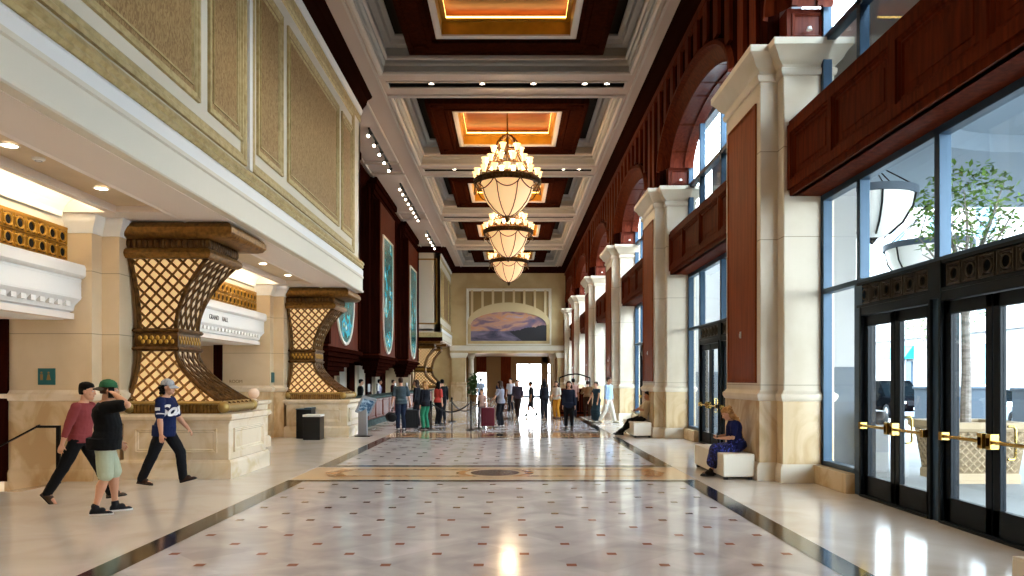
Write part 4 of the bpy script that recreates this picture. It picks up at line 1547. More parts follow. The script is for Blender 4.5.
def grille(y0, n, lb):
    t = thing('gold_grille', lb, 'grille', (-7.5, y0, 0), 0, 'gilded ring grilles above the balconies')
    p = 0.262
    m = MB()
    m.box(-0.2, -0.02, -0.3, n * p + 0.3, 2.8, 4.5, 0)
    m.build('backing', cream, t)
    m = MB()
    m.box(-0.03, 0.02, 0, n * p, 4.24, 4.28); m.box(-0.03, 0.02, 0, n * p, 3.68, 3.72)
    m.build('rail', grille_gold, t)
    tile = None
    for i in range(n):
        for r in range(2):
            if tile is None:
                m = MB()
                m.box(-0.015, 0.0, -p / 2, p / 2, -p / 2, p / 2, 0)
                m.frame((0.0, -p / 2 + 0.006, -p / 2 + 0.006), (0, 1, 0), (0, 0, 1), (1, 0, 0), p - 0.012, p - 0.012, 0.025, 0.018, 1)
                m.lathe([(0.068, 0.0), (0.07, 0.02), (0.085, 0.028), (0.10, 0.02), (0.102, 0.0)], (0, 0, 0), 18, 1, 'x')
                m.add([(0.004, 0.07 * math.cos(2 * PI * q / 14), 0.07 * math.sin(2 * PI * q / 14)) for q in range(14)], [tuple(range(14))], 2)
                for a in (45, 135, 225, 315):
                    m.sphere((0.008, 0.135 * math.cos(math.radians(a)), 0.135 * math.sin(math.radians(a)) * 0.72), 0.02, 6, 4, 1)
                tile = m.build('ring_tile', [mat('grille_back', '#4a3313', 0.5, 0.3), grille_gold, darkhole], t)
                o = tile
            else:
                o = bpy.data.objects.new('ring_tile', tile.data); COL.objects.link(o); o.parent = t
            o.location = (0, p * (i + 0.5), 3.85 + r * p)
    return t
grille(5.44, 26, 'gilded ring grille above the balcony at the left edge')
grille(14.54, 26, 'gilded ring grille above the balcony lettered GRAND HALL')

# signs
t = thing('restroom_sign', 'square teal restroom sign with gold figures on the left wall', 'sign', (-7.86, 12.3, 1.77))
m = MB(); m.box(-0.145, 0.145, -0.02, 0, -0.14, 0.14); m.build('plate', teal, t, bevel=0.004)
for s in (-1, 1):
    m = MB()
    x = s * 0.06 - 0.02
    m.sphere((x, -0.024, 0.065), 0.018, 8, 6, 0, (1, 0.3, 1))
    if s < 0: m.box(x - 0.022, x + 0.022, -0.026, -0.02, -0.06, 0.04)
    else: m.ext([(x - 0.012, -0.02, 0.04), (x + 0.012, -0.02, 0.04), (x + 0.035, -0.02, -0.06), (x - 0.035, -0.02, -0.06)], (0, -0.006, 0))
    m.build('figure', mat('sign_gold', '#8a6a3a', 0.4), t)
o = MB().box(-0.012, 0.012, -0.15, 0.15, -0.15, 0.15).build('teal_wall_sign', teal, bevel=0.004)
o.location = (-7.08, 21.62, 1.78)
tag(o, 'small teal sign on the white pier edge left of the second lattice bracket', 'sign')
t = thing('room_letters', 'tiny gold letters on the wall behind the white ball', 'sign', (-8.1, 21.38, 1.62))
text('ROOM', 0.13, (-0.2, 0, 0), (PI / 2, 0, 0), mat('sign_gold', '#8a6a3a', 0.4), 'lettering', t)

# stair rail at left
t = thing('handrail', 'black metal handrail of the side ramp at the left edge', 'handrail', (-7.48, 12.0, 0))
m = MB(); m.box(-0.03, 0.03, -0.02, 0.02, 0, 0.92); m.build('post', iron, t)
m = MB(); m.bar((0.03, 0, 0.92), (-0.36, 0, 0.92), 0.04, 0.04, (0, 0, 1)); m.bar((-0.33, 0, 0.94), (-1.9, 0, 0.12), 0.045, 0.04, (0.46, 0, 0.88)); m.build('rail', iron, t)
m = MB(); m.box(-1.7, -1.66, -0.02, 0.02, -0.28, 0.24); m.build('post', iron, t)

# low marble wall with ball
t = thing('newel_wall', 'low marble wall end beside the big plinth, carrying a white ball', 'wall end', (-6.3, 18.4, 0))
m = MB(); m.box(-0.95, 0, -0.42, 0.42, 0, 1.1); m.build('block', marblew, t, bevel=0.01)
m = MB(); m.ring([(-0.1, 1.08), (0.02, 1.08), (0.07, 1.13), (0.07, 1.19), (-0.1, 1.2)], -0.95, 0, -0.42, 0.42); m.box(-0.95, 0, -0.42, 0.42, 1.1, 1.195); m.build('cap', marblew, t)
m = MB(); m.ring([(0, 0), (0.06, 0), (0.06, 0.22), (0.02, 0.28), (0, 0.28)], -0.95, 0, -0.42, 0.42); m.build('base', marblew, t)
t = thing('marble_ball', 'pale marble ball on the low wall end left of the second bracket', 'ball', (-6.52, 18.4, 1.2))
m = MB(); m.lathe([(0, 0), (0.08, 0), (0.08, 0.02), (0.05, 0.03), (0.05, 0.05)], (0, 0, 0), 18); m.build('foot', marblew, t)
m = MB(); m.sphere((0, 0, 0.17), 0.14, 24, 16); m.build('sphere', mat('pale_pink_marble', '#e6cdb8', 0.25), t)

# ================================================================ CEILING LIGHTS
def downlight():
    t = thing('soffit_downlight', '', 'ceiling light', (0, 0, 0), 0, 'round downlights in the low soffit')
    m = MB(); m.lathe([(0.09, 0.0), (0.115, 0.0), (0.12, -0.01), (0.09, -0.014), (0.085, 0.0)], (0, 0, 0), 20); m.build('trim_ring', white, t)
    m = MB(); m.lathe([(0, -0.005), (0.088, -0.005)], (0, 0, 0), 18); m.build('lens', lamp_white, t)
    return t
DL = downlight()
fst = True
for (y, lb) in ((6.7, 'round downlight in the low soffit, above the left picture edge'), (8.9, 'round lit downlight in the soffit at the left edge of the picture'),
                (10.9, 'round lit downlight in the soffit just before the big lattice bracket'),
                (18.0, 'round downlight in the soffit right behind the big lattice bracket'), (20.0, 'round downlight in the soffit just before the second lattice bracket')):
    o = DL if fst else dup(DL, lb, (0, 0, 0))
    fst = False
    o['label'] = lb; o.location = (-6.15, y, 4.595)
t = thing('smoke_detector', 'small round smoke detector in the low soffit at upper left', 'detector', (-6.15, 9.45, 4.6))
m = MB(); m.lathe([(0, -0.035), (0.05, -0.035), (0.075, -0.02), (0.08, 0)], (0, 0, 0), 18); m.build('cover', white, t)
m = MB(); m.lathe([(0.03, -0.038), (0.045, -0.04), (0.045, -0.034)], (0, 0, 0), 16); m.build('vent_ring', steel, t)

def track(y0, y1, n, lb):
    t = thing('track_light', lb, 'ceiling light', (-5.12, y0, ZC), 0, 'spotlight tracks on the ceiling above the reception')
    m = MB(); m.box(-0.03, 0.03, -0.15, y1 - y0 + 0.15, -0.06, 0); m.build('rail', blackp, t)
    for i in range(n):
        y = (y1 - y0) * i / (n - 1)
        m = MB()
        m.tube([(0, y, -0.05), (0, y, -0.14)], 0.015, 6)
        m.tube([(0.05, y + 0.1, -0.13), (0, y - 0.02, -0.22), (-0.03, y - 0.1, -0.28)], [0.05, 0.07, 0.09], 10)
        h = m.build('spot_head', blackp, t)
        m = MB(); m.sphere((-0.03, y - 0.10, -0.29), 0.055, 10, 6); m.build('lens', lamp_white, h)
    return t
track(26.3, 30.7, 5, 'nearest ceiling spotlight track, five lit heads, beside the cream wall block')
track(33.7, 40.3, 8, 'long ceiling track of eight lit spotlights above the reception wall')
track(44.4, 48.9, 5, 'farthest ceiling spotlight track, close to the far cream block')

# ================================================================ CHANDELIERS
def chandelier():
    t = thing('chandelier', '', 'chandelier', (0, 0, 0), 0, 'bronze chandeliers with glass tulips hung down the hall')
    m = MB()
    R0 = 1.2
    m.lathe([(R0 - 0.05, -0.09), (R0, -0.10), (R0 + 0.03, -0.06), (R0 + 0.02, 0.06), (R0 + 0.05, 0.10), (R0 + 0.03, 0.13), (R0 - 0.05, 0.12), (R0 - 0.05, -0.09)], (0, 0, 0), 56)
    for i in range(56):
        a = 2 * PI * i / 56
        m.sphere(((R0 + 0.03) * math.cos(a), (R0 + 0.03) * math.sin(a), 0.0), 0.028, 6, 4)
    m.build('ring_band', bronze, t)
    bp = [(0.97, 0.02), (0.95, -0.2), (0.88, -0.45), (0.74, -0.72), (0.54, -0.96), (0.32, -1.13), (0.1, -1.22), (0, -1.23)]
    m = MB(); m.lathe(bp, (0, 0, 0), 40); m.build('alabaster_bowl', alabaster, t)
    for i in range(8):
        a = 2 * PI * (i + 0.5) / 8
        m = MB()
        pts = [(R0 * math.cos(a), R0 * math.sin(a), -0.05)] + [((r + 0.02) * math.cos(a), (r + 0.02) * math.sin(a), z) for r, z in bp[1:-1]]
        m.tube(pts, 0.02, 6)
        m.build('bowl_rib', bronze, t)
        m = MB()
        a0, a1 = a, a + 2 * PI / 8
        pts = []
        for j in range(9):
            f = j / 8
            aa = a0 + (a1 - a0) * f
            pts.append(((R0 + 0.03) * math.cos(aa), (R0 + 0.03) * math.sin(aa), -0.08 - 0.32 * math.sin(PI * f) ** 0.8))
        m.tube(pts, 0.022, 6)
        m.build('swag', bronze, t)
    m = MB(); m.lathe([(0.12, -1.18), (0.14, -1.23), (0.08, -1.28), (0.1, -1.33), (0.05, -1.40), (0, -1.45)], (0, 0, 0), 16); m.build('finial', bronze, t)
    # dome of arms up to the rod
    for i in range(8):
        a = 2 * PI * i / 8
        m = MB()
        prof = [(1.16, 0.08), (0.9, 0.42), (0.62, 0.75), (0.44, 1.1), (0.41, 1.35), (0.36, 1.55), (0.24, 1.7), (0.06, 1.78)]
        m.tube([(r * math.cos(a), r * math.sin(a), z) for r, z in prof], [0.025, 0.025, 0.028, 0.032, 0.035, 0.035, 0.035, 0.03], 7)
        m.build('dome_arm', bronze, t)
    m = MB()
    m.lathe([(0.0, -1.0), (0.04, -1.0), (0.04, 0.4), (0.1, 0.5), (0.05, 0.62), (0.04, 1.2), (0.09, 1.3), (0.05, 1.42), (0.05, 1.7), (0.12, 1.76), (0.06, 1.86), (0.028, 1.9), (0.028, 2.72), (0.14, 2.74), (0.16, 2.8), (0, 2.8)], (0, 0, 0), 14)
    m.build('stem', bronze, t)
    m = MB()
    m.lathe([(0.45, 1.13), (0.48, 1.15), (0.45, 1.18), (0.42, 1.15), (0.45, 1.13)], (0, 0, 0), 28)
    m.lathe([(0.78, 0.58), (0.81, 0.6), (0.78, 0.63), (0.75, 0.6), (0.78, 0.58)], (0, 0, 0), 36)
    m.build('tier_hoop', bronze, t)
    tul = None
    for (R_, z, n, off) in ((1.18, 0.16, 16, 0), (0.86, 0.62, 12, 0.5), (0.52, 1.08, 6, 0.2)):
        for i in range(n):
            a = 2 * PI * (i + off) / n
            if tul is None:
                m = MB()
                m.lathe([(0.035, 0.03), (0.07, 0.07), (0.085, 0.15), (0.10, 0.22), (0.135, 0.27), (0.128, 0.27), (0.094, 0.22), (0.079, 0.15), (0.06, 0.08)], (0, 0, 0), 14)
                m.add([], [])
                tul = m.build('glass_tulip', tulip, t)
                m = MB(); m.lathe([(0, 0.0), (0.05, 0.0), (0.05, 0.03), (0.02, 0.05), (0.02, 0.12)], (0, 0, 0), 10); m.tube([(0, 0, 0), (-0.05, 0, -0.08), (-0.1, 0, -0.08)], 0.014, 5)
                cup = m.build('candle_cup', bronze, tul)
                m = MB(); m.sphere((0, 0, 0.15), 0.042, 8, 6, 0, (1, 1, 1.4)); bb = m.build('bulb', bulb, tul)
                o = tul
            else:
                o = bpy.data.objects.new('glass_tulip', tul.data); COL.objects.link(o); o.parent = t
                for q in (cup, bb):
                    c = bpy.data.objects.new(q.name.split('.')[0], q.data); COL.objects.link(c); c.parent = o
            o.location = (R_ * math.cos(a), R_ * math.sin(a), z)
            o.rotation_euler = (0, 0, a)
    return t
CH = chandelier()
for k, lb in enumerate(('nearest and largest looking of the three hanging chandeliers', 'middle one of the three hanging chandeliers', 'farthest and lowest looking of the three hanging chandeliers')):
    o = CH if k == 0 else dup(CH, lb, (0, 0, 0))
    o['label'] = lb
    o.location = (CX, 26.9 + PER * k, 8.98)

# ================================================================ FURNITURE
def bench():
    t = thing('upholstered_bench', '', 'bench', (0, 0, 0), 0, 'cream leather benches along the window side')
    m = MB(); m.box(0, 0.54, 0, 1.95, 0.05, 0.44); m.build('upholstered_block', leather, t, bevel=0.02)
    m = MB()
    for z in (0.44,):
        m.tube([(0.01, 0.01, z - 0.005), (0.53, 0.01, z - 0.005), (0.53, 1.94, z - 0.005), (0.01, 1.94, z - 0.005)], 0.007, 6, closed=True)
    m.build('piping', leather, t)
    for x in (0.03, 0.45):
        for y in (0.03, 1.86):
            m = MB(); m.box(x, x + 0.06, y, y + 0.06, 0, 0.06); m.build('foot', blackp, t)
    return t
BN = bench()
for i, lb in enumerate(('cream bench whose corner shows at the bottom right edge', 'cream leather bench with the blonde woman sitting on it', 'cream leather bench with the reclining man sitting on it')):
    o = BN if i == 0 else dup(BN, lb, (0, 0, 0))
    o['label'] = lb
    o.location = (3.63, 3.32 + PER * i, 0)

t = thing('waste_bin', 'taller of the two black bins in front of the second plinth', 'bin', (-6.02, 21.38, 0))
m = MB(); m.box(-0.24, 0.2, -0.24, 0.24, 0, 0.84); m.build('body', blackp, t, bevel=0.01)
m = MB(); m.box(-0.25, 0.21, -0.25, 0.25, 0.84, 0.87); m.box(0.0, 0.21, -0.25, 0.25, 0.87, 0.9); m.build('lid', mat('bin_lid_grey', '#3f5560', 0.4), t, bevel=0.004)
t = thing('waste_bin', 'shorter of the two black bins, with a white top', 'bin', (-5.66, 20.86, 0))
m = MB(); m.box(-0.25, 0.23, -0.24, 0.24, 0, 0.66); m.build('body', blackp, t, bevel=0.01)
m = MB(); m.box(-0.26, 0.24, -0.25, 0.25, 0.66, 0.72); m.build('lid', white, t, bevel=0.006)

t = thing('information_kiosk', 'grey pedestal kiosk with tilted screen before the reception desk', 'kiosk', (-4.5, 22.0, 0))
m = MB(); m.box(-0.2, 0.26, -0.2, 0.24, 0, 0.03); m.build('base_plate', iron, t, bevel=0.004)
m = MB(); m.box(-0.12, 0.14, -0.06, 0.1, 0.03, 1.05); m.build('column', steel, t, bevel=0.01)
rotk = Matrix.Rotation(math.radians(-24), 4, 'Y')
def tilt(mb):
    mb.v = [tuple((Matrix.Translation((0.08, 0, 0.98)) @ Matrix.Rotation(math.radians(22), 4, 'Z') @ Matrix.Rotation(math.radians(28), 4, 'X') @ Matrix.Rotation(math.radians(18), 4, 'Y')) @ Vector(p)) for p in mb.v]
    return mb
m = MB(); m.box(-0.22, 0.24, -0.12, -0.06, -0.3, 0.3); tilt(m); m.build('screen_housing', steel, t, bevel=0.008)
m = MB(); m.box(-0.17, 0.19, -0.127, -0.12, -0.22, 0.22); tilt(m)
m.build('screen', mat('kiosk_screen', '#31506b', 0.2, noise=((9, 9, 9), '#a9c4d6', 0.45, 0.6), emit='#31506b', estr=0.3), t)

# reception desk
t = thing('reception_desk', 'long mahogany reception desk with green granite top on the left', 'desk', (-5.2, 24.9, 0))
LD = 23.2
m = MB(); m.box(-0.7, -0.04, 0, LD, 0.2, 1.0); m.build('carcass', wood, t)
m = MB(); m.box(-0.8, 0.04, -0.05, LD + 0.05, 0, 0.22); m.build('granite_base', granite, t, bevel=0.01)
m = MB(); m.box(-0.85, 0.08, -0.08, LD + 0.08, 1.0, 1.08); m.build('granite_top', granite, t, bevel=0.015)
for i in range(15):
    y = 0.1 + i * 1.54
    m = MB(); m.frame((-0.04, y, 0.26), (0, 1, 0), (0, 0, 1), (1, 0, 0), 1.46, 0.7, 0.06, 0.04)
    for j in range(6):
        m.box(-0.045, -0.02, y + 0.12 + j * 0.21, y + 0.27 + j * 0.21, 0.34, 0.88)
    m.build('front_panel', woodr, t)
m = MB(); m.frame((-0.68, 0, 0.26), (1, 0, 0), (0, 0, 1), (0, -1, 0), 0.62, 0.7, 0.06, 0.03); m.build('end_panel', woodr, t)
def monitor(y, lb):
    t = thing('computer_monitor', lb, 'monitor', (-5.75, y, 1.08), 0, 'monitors on the reception desk')
    m = MB(); m.box(-0.1, 0.1, -0.12, 0.12, 0, 0.015); m.tube([(0, 0, 0.01), (0, 0, 0.2)], 0.02, 8); m.build('stand', blackp, t)
    m = MB(); m.box(-0.02, 0.02, -0.26, 0.26, 0.14, 0.46); m.build('screen', blackp, t, bevel=0.006)
for i, y in enumerate((29.3, 31.4, 36.0, 40.0)):
    monitor(y, ['black computer monitor nearest on the reception desk', 'second black monitor along the reception desk', 'third black monitor along the reception desk', 'farthest black monitor on the reception desk'][i])

# concierge stand on the window side
t = thing('concierge_stand', 'tall dark wood stand by the pillars where people queue', 'counter', (3.0, 34.5, 0))
m = MB(); m.box(-0.75, 0.8, -0.4, 0.4, 0.1, 1.22); m.build('body', woodd, t, bevel=0.01)
m = MB(); m.box(-0.85, 0.9, -0.5, 0.5, 1.22, 1.3); m.build('top', wood, t, bevel=0.01)
m = MB(); m.box(-0.8, 0.85, -0.45, 0.45, 0, 0.1); m.build('plinth', wood, t)
for i in range(3):
    m = MB(); m.frame((-0.7 + i * 0.5, -0.4, 0.2), (1, 0, 0), (0, 0, 1), (0, -1, 0), 0.45, 0.9, 0.05, 0.03); m.build('front_panel', wood, t)
m = MB()
for x in (-0.7, 0.75):
    m.tube([(x, 0, 1.28), (x, 0, 1.8)], 0.03, 8)
m.tube([(-0.7 + 1.45 * i / 12, 0, 1.8 + 0.18 * math.sin(PI * i / 12)) for i in range(13)], 0.035, 8)
m.build('arched_rail', iron, t)

# rope barrier
def post(x, y, lb):
    t = thing('stanchion', lb, 'stanchion', (x, y, 0), 0, 'black rope barrier posts')
    m = MB(); m.lathe([(0, 0), (0.17, 0), (0.17, 0.015), (0.06, 0.04), (0.03, 0.06)], (0, 0, 0), 22); m.build('base', iron, t)
    m = MB(); m.lathe([(0.026, 0.04), (0.026, 0.9), (0.04, 0.92), (0.04, 0.98), (0.02, 1.0), (0, 1.02)], (0, 0, 0), 14); m.build('post', iron, t)
post(-2.72, 24.7, 'leftmost rope barrier post, right of the woman in green trousers')
post(-1.36, 24.7, 'left one of the two close rope barrier posts beside the maroon suitcase')
post(-1.12, 25.2, 'right one of the two close rope barrier posts beside the maroon suitcase')
post(-3.0, 26.6, 'rope barrier post among the queue at the reception desk')
post(-2.4, 29.5, 'rope barrier post farther back behind the queue')
def rope(p, q, sag, lb):
    n = 12
    m = MB()
    P, Q = Vector(p), Vector(q)
    m.tube([P.lerp(Q, i / n) - Vector((0, 0, sag * math.sin(PI * i / n))) for i in range(n + 1)], 0.022, 8)
    o = m.build('barrier_rope', blackp)
    tag(o, lb, 'rope', 'black barrier ropes')
rope((-2.68, 24.7, 0.88), (-1.40, 24.7, 0.9), 0.28, 'black barrier rope sagging between the two front posts')
rope((-2.98, 26.56, 0.88), (-2.74, 24.74, 0.88), 0.25, 'black barrier rope running back beside the queue')
rope((-2.44, 29.4, 0.88), (-1.16, 25.24, 0.88), 0.35, 'black barrier rope running back from the right posts')

# luggage
def suitcase(loc, rz, h, colm, lb, nm='rolling_suitcase'):
    t = thing(nm, lb, 'suitcase', loc, rz)
    m = MB(); m.box(-0.24, 0.24, -0.14, 0.14, 0.06, h); m.build('shell', colm, t, bevel=0.03)
    m = MB()
    for x in (-0.15, -0.05, 0.05, 0.15):
        m.box(x - 0.012, x + 0.012, -0.15, -0.135, 0.12, h - 0.06)
    m.build('ribs', colm, t)
    m = MB(); m.tube([(-0.12, 0.1, h), (-0.12, 0.1, h + 0.32), (0.12, 0.1, h + 0.32), (0.12, 0.1, h)], 0.012, 6); m.build('pull_handle', iron, t)
    for x in (-0.19, 0.19):
        for y in (-0.09, 0.09):
            m = MB(); m.lathe([(0, -0.015), (0.035, -0.015), (0.035, 0.015), (0, 0.015)], (x, y, 0.035), 12, 0, 'x'); m.build('wheel', blackp, t)
suitcase((-0.83, 25.9, 0), 0.1, 0.72, mat('maroon_shell', '#5e1626', 0.35), 'maroon rolling suitcase beside the woman with grey backpack')
suitcase((-3.45, 25.0, 0), 0.3, 0.68, mat('black_fabric', '#141418', 0.7), 'black rolling suitcase right of the man in slate tee shirt')
t = thing('duffel_bag', 'black duffel bag hanging from the hand of the man in slate tee shirt', 'bag', (-4.09, 24.76, 0.27), 0.35)
m = MB(); m.tube([(0, -0.24, 0.16), (0, -0.2, 0.17), (0, 0.2, 0.17), (0, 0.24, 0.16)], [0.1, 0.16, 0.16, 0.1], 14); m.build('body', MATS['black_fabric'], t)
m = MB(); m.tube([(0, -0.12, 0.3), (0.06, -0.08, 0.46), (0.08, 0.0, 0.52), (0.06, 0.08, 0.46), (0, 0.12, 0.3)], 0.012, 6); m.build('strap', MATS['black_fabric'], t)

# potted plant by the far barrier
t = thing('potted_palm', 'dark green potted plant left of the bright far doorway', 'plant', (-2.9, 56.0, 0))
m = MB(); m.lathe([(0, 0), (0.25, 0), (0.32, 0.5), (0.35, 0.55), (0.3, 0.55), (0.28, 0.5), (0, 0.5)], (0, 0, 0), 20); m.build('pot', bronze, t)
rr = random.Random(3)
leafm = mat('dark_leaf', '#27431f', 0.5, noise=((5, 5, 5), '#3c5c2c', 0.4, 0.6))
def leaves(n, cen, rad, sz, rnd, mat_, parent, name='foliage', kind='stuff'):
    m = MB()
    for i in range(n):
        while True:
            p = Vector((rnd.uniform(-1, 1), rnd.uniform(-1, 1), rnd.uniform(-1, 1)))
            if p.length < 1: break
        p = Vector(cen) + Vector((p.x * rad[0], p.y * rad[1], p.z * rad[2]))
        d = Vector((rnd.uniform(-1, 1), rnd.uniform(-1, 1), rnd.uniform(-0.8, 0.5))).normalized()
        s_ = d.cross(Vector((rnd.uniform(-1, 1), rnd.uniform(-1, 1), 1))).normalized()
        L_ = sz * rnd.uniform(0.7, 1.3)
        m.add([p, p + d * L_ * 0.5 + s_ * L_ * 0.22, p + d * L_, p + d * L_ * 0.5 - s_ * L_ * 0.22], [(0, 1, 2, 3)])
    o = m.build(name, mat_, parent, smooth=0, fix=False)
    if kind: o['kind'] = kind
    return o
leaves(420, (0, 0, 1.35), (0.42, 0.42, 0.85), 0.3, rr, leafm, t)

# ================================================================ OUTDOOR THINGS
def lantern(loc, R_, cable, lb):
    t = thing('hanging_lantern', lb, 'lamp', loc, 0, 'bowl lanterns under the entrance canopy')
    m = MB(); m.lathe([(R_ * 0.97, 0), (R_ * 0.9, -R_ * 0.35), (R_ * 0.68, -R_ * 0.72), (R_ * 0.38, -R_ * 0.97), (0.06, -R_ * 1.06), (0, -R_ * 1.06)], (0, 0, 0), 32); m.build('bowl', lantern_white, t)
    m = MB(); m.lathe([(R_ * 0.98, -0.06), (R_ * 1.03, -0.06), (R_ * 1.03, 0.1), (R_ * 0.98, 0.1), (R_ * 0.98, -0.06)], (0, 0, 0), 40); m.build('rim', greystone, t)
    for i in range(6):
        a = 2 * PI * i / 6 + 0.3
        m = MB(); m.tube([(R_ * math.cos(a), R_ * math.sin(a), 0), (R_ * 0.93 * math.cos(a), R_ * 0.93 * math.sin(a), -R_ * 0.36), (R_ * 0.7 * math.cos(a), R_ * 0.7 * math.sin(a), -R_ * 0.74), (R_ * 0.39 * math.cos(a), R_ * 0.39 * math.sin(a), -R_ * 0.99)], 0.022, 6); m.build('rib', iron, t)
        m = MB(); m.tube([(R_ * math.cos(a), R_ * math.sin(a), 0.08), (0, 0, cable)], 0.016, 5); m.build('cable', iron, t)
    m = MB(); m.lathe([(0, -R_ * 1.2), (0.05, -R_ * 1.15), (0.12, -R_ * 1.05), (R_ * 0.2, -R_ * 1.0)], (0, 0, 0), 14); m.build('finial', iron, t)
    m = MB(); m.lathe([(0, cable), (0.14, cable), (0.08, cable + 0.1), (0.02, cable + 0.12), (0.02, 1.6), (0, 1.6)], (0, 0, 0), 12); m.build('stem', iron, t)
lantern((8.05, 16.2, 5.8), 0.9, 0.75, 'nearer white bowl lantern hanging outside beyond the upper glass')
lantern((11.6, 20.2, 5.4), 1.1, 1.05, 'farther bowl lantern outside, lower in the upper glass at right')

def tree(loc, h, R_, lb, n, seed, trunk=0.09):
    rnd = random.Random(seed)
    t = thing('street_tree', lb, 'tree', loc, 0, 'young street trees outside')
    m = MB()
    z1 = h * 0.42
    m.tube([(0, 0, 0), (0.03, 0.02, z1 * 0.5), (0, 0, z1)], [trunk, trunk * 0.85, trunk * 0.75], 10)
    bark = mat('pale_bark', '#8f867e', 0.8, noise=((6, 6, 20), '#6d655d', 0.4, 0.65))
    tr = m.build('trunk', bark, t)
    for i in range(9):
        a = 2 * PI * i / 9 + rnd.uniform(-0.3, 0.3)
        r = R_ * rnd.uniform(0.5, 0.95)
        zt = h * rnd.uniform(0.72, 0.98)
        m = MB()
        m.tube([(0, 0, z1 - 0.05), (r * 0.35 * math.cos(a), r * 0.35 * math.sin(a), z1 + (zt - z1) * 0.5), (r * math.cos(a), r * math.sin(a), zt)], [trunk * 0.5, trunk * 0.3, trunk * 0.1], 6)
        for q in range(3):
            f = rnd.uniform(0.4, 0.8)
            b = Vector((r * f * math.cos(a), r * f * math.sin(a), z1 + (zt - z1) * f))
            m.tube([b, b + Vector((rnd.uniform(-.5, .5), rnd.uniform(-.5, .5), rnd.uniform(.1, .6)))], [trunk * 0.18, trunk * 0.06], 5)
        m.build('branch', bark, t)
    leaves(n, (0, 0, h * 0.80), (R_, R_, h * 0.22), 0.13, rnd, mat('spring_leaf', '#4c6b2a', 0.7, noise=((3, 3, 3), '#6d8a3e', 0.4, 0.6)), t)
    return t

def planter(loc, lb):
    t = thing('lattice_planter', lb, 'planter', loc, 0, 'stone lattice planters outside')
    m = MB()
    A, B, H = 0.5, 0.62, 1.0
    def wv(z): return A + (B - A) * z / H
    vs = [(sx * wv(z), sy * wv(z), z) for z in (0, H) for sx, sy in ((-1, -1), (1, -1), (1, 1), (-1, 1))]
    m.add(vs, [(0, 1, 5, 4), (1, 2, 6, 5), (2, 3, 7, 6), (3, 0, 4, 7), (0, 3, 2, 1)])
    st = mat('planter_stone', '#a08c70', 0.8)
    m.build('tapered_box', mat('planter_recess', '#7d6b52', 0.85), t)
    m = MB()
    for q in range(4):
        ca, sa = math.cos(q * PI / 2), math.sin(q * PI / 2)
        for sg in (-1, 1):
            for j in range(-10, 11):
                c = j * 0.14
                z0, z1 = 0.2, 0.86
                pts = []
                for i in range(13):
                    z = z0 + (z1 - z0) * i / 12
                    u = c + sg * (z - z0)
                    if abs(u) < wv(z) - 0.03: pts.append((u * ca + (wv(z) + 0.01) * sa, u * sa - (wv(z) + 0.01) * ca, z))
                if len(pts) > 1: m.tube([pts[0], pts[-1]], 0.022, 4)
    m.build('lattice', st, t)
    m = MB()
    m.ring([(-0.1, 0.88), (0.03, 0.88), (0.07, 0.93), (0.07, 1.03), (-0.1, 1.03)], -wv(H), wv(H), -wv(H), wv(H))
    m.ring([(0.0, 0), (0.04, 0), (0.04, 0.14), (0.0, 0.2)], -wv(0), wv(0), -wv(0), wv(0))
    m.box(-0.55, 0.55, -0.55, 0.55, 0.85, 0.95)
    m.build('rim', st, t)
planter((8.0, 12.7, -0.03), 'square stone lattice planter outside the nearest glass doors')
planter((9.6, 26.0, -0.03), 'square stone lattice planter farther out along the sidewalk')
tree((7.95, 12.7, 0.9), 4.6, 0.85, 'young tree with pale trunk growing from the near planter outside', 1100, 5)
tree((9.6, 26.0, 0.9), 5.0, 1.6, 'young tree in the farther planter along the sidewalk', 1500, 8)
tree((17.5, 30.0, -0.1), 6.0, 2.0, 'bare looking street tree beyond the parked cars', 1200, 11)
t = thing('litter_bin', 'white stone litter bin with dark top outside the farther door pair', 'bin', (6.95, 13.9, -0.03))
m = MB(); m.lathe([(0, 0), (0.25, 0), (0.27, 0.05), (0.25, 0.1), (0.25, 0.85), (0.28, 0.9), (0, 0.9)], (0, 0, 0), 20); m.build('body', facade, t)
m = MB(); m.lathe([(0, 0.9), (0.25, 0.9), (0.25, 1.05), (0.2, 1.15), (0, 1.18)], (0, 0, 0), 20); m.build('top', iron, t)

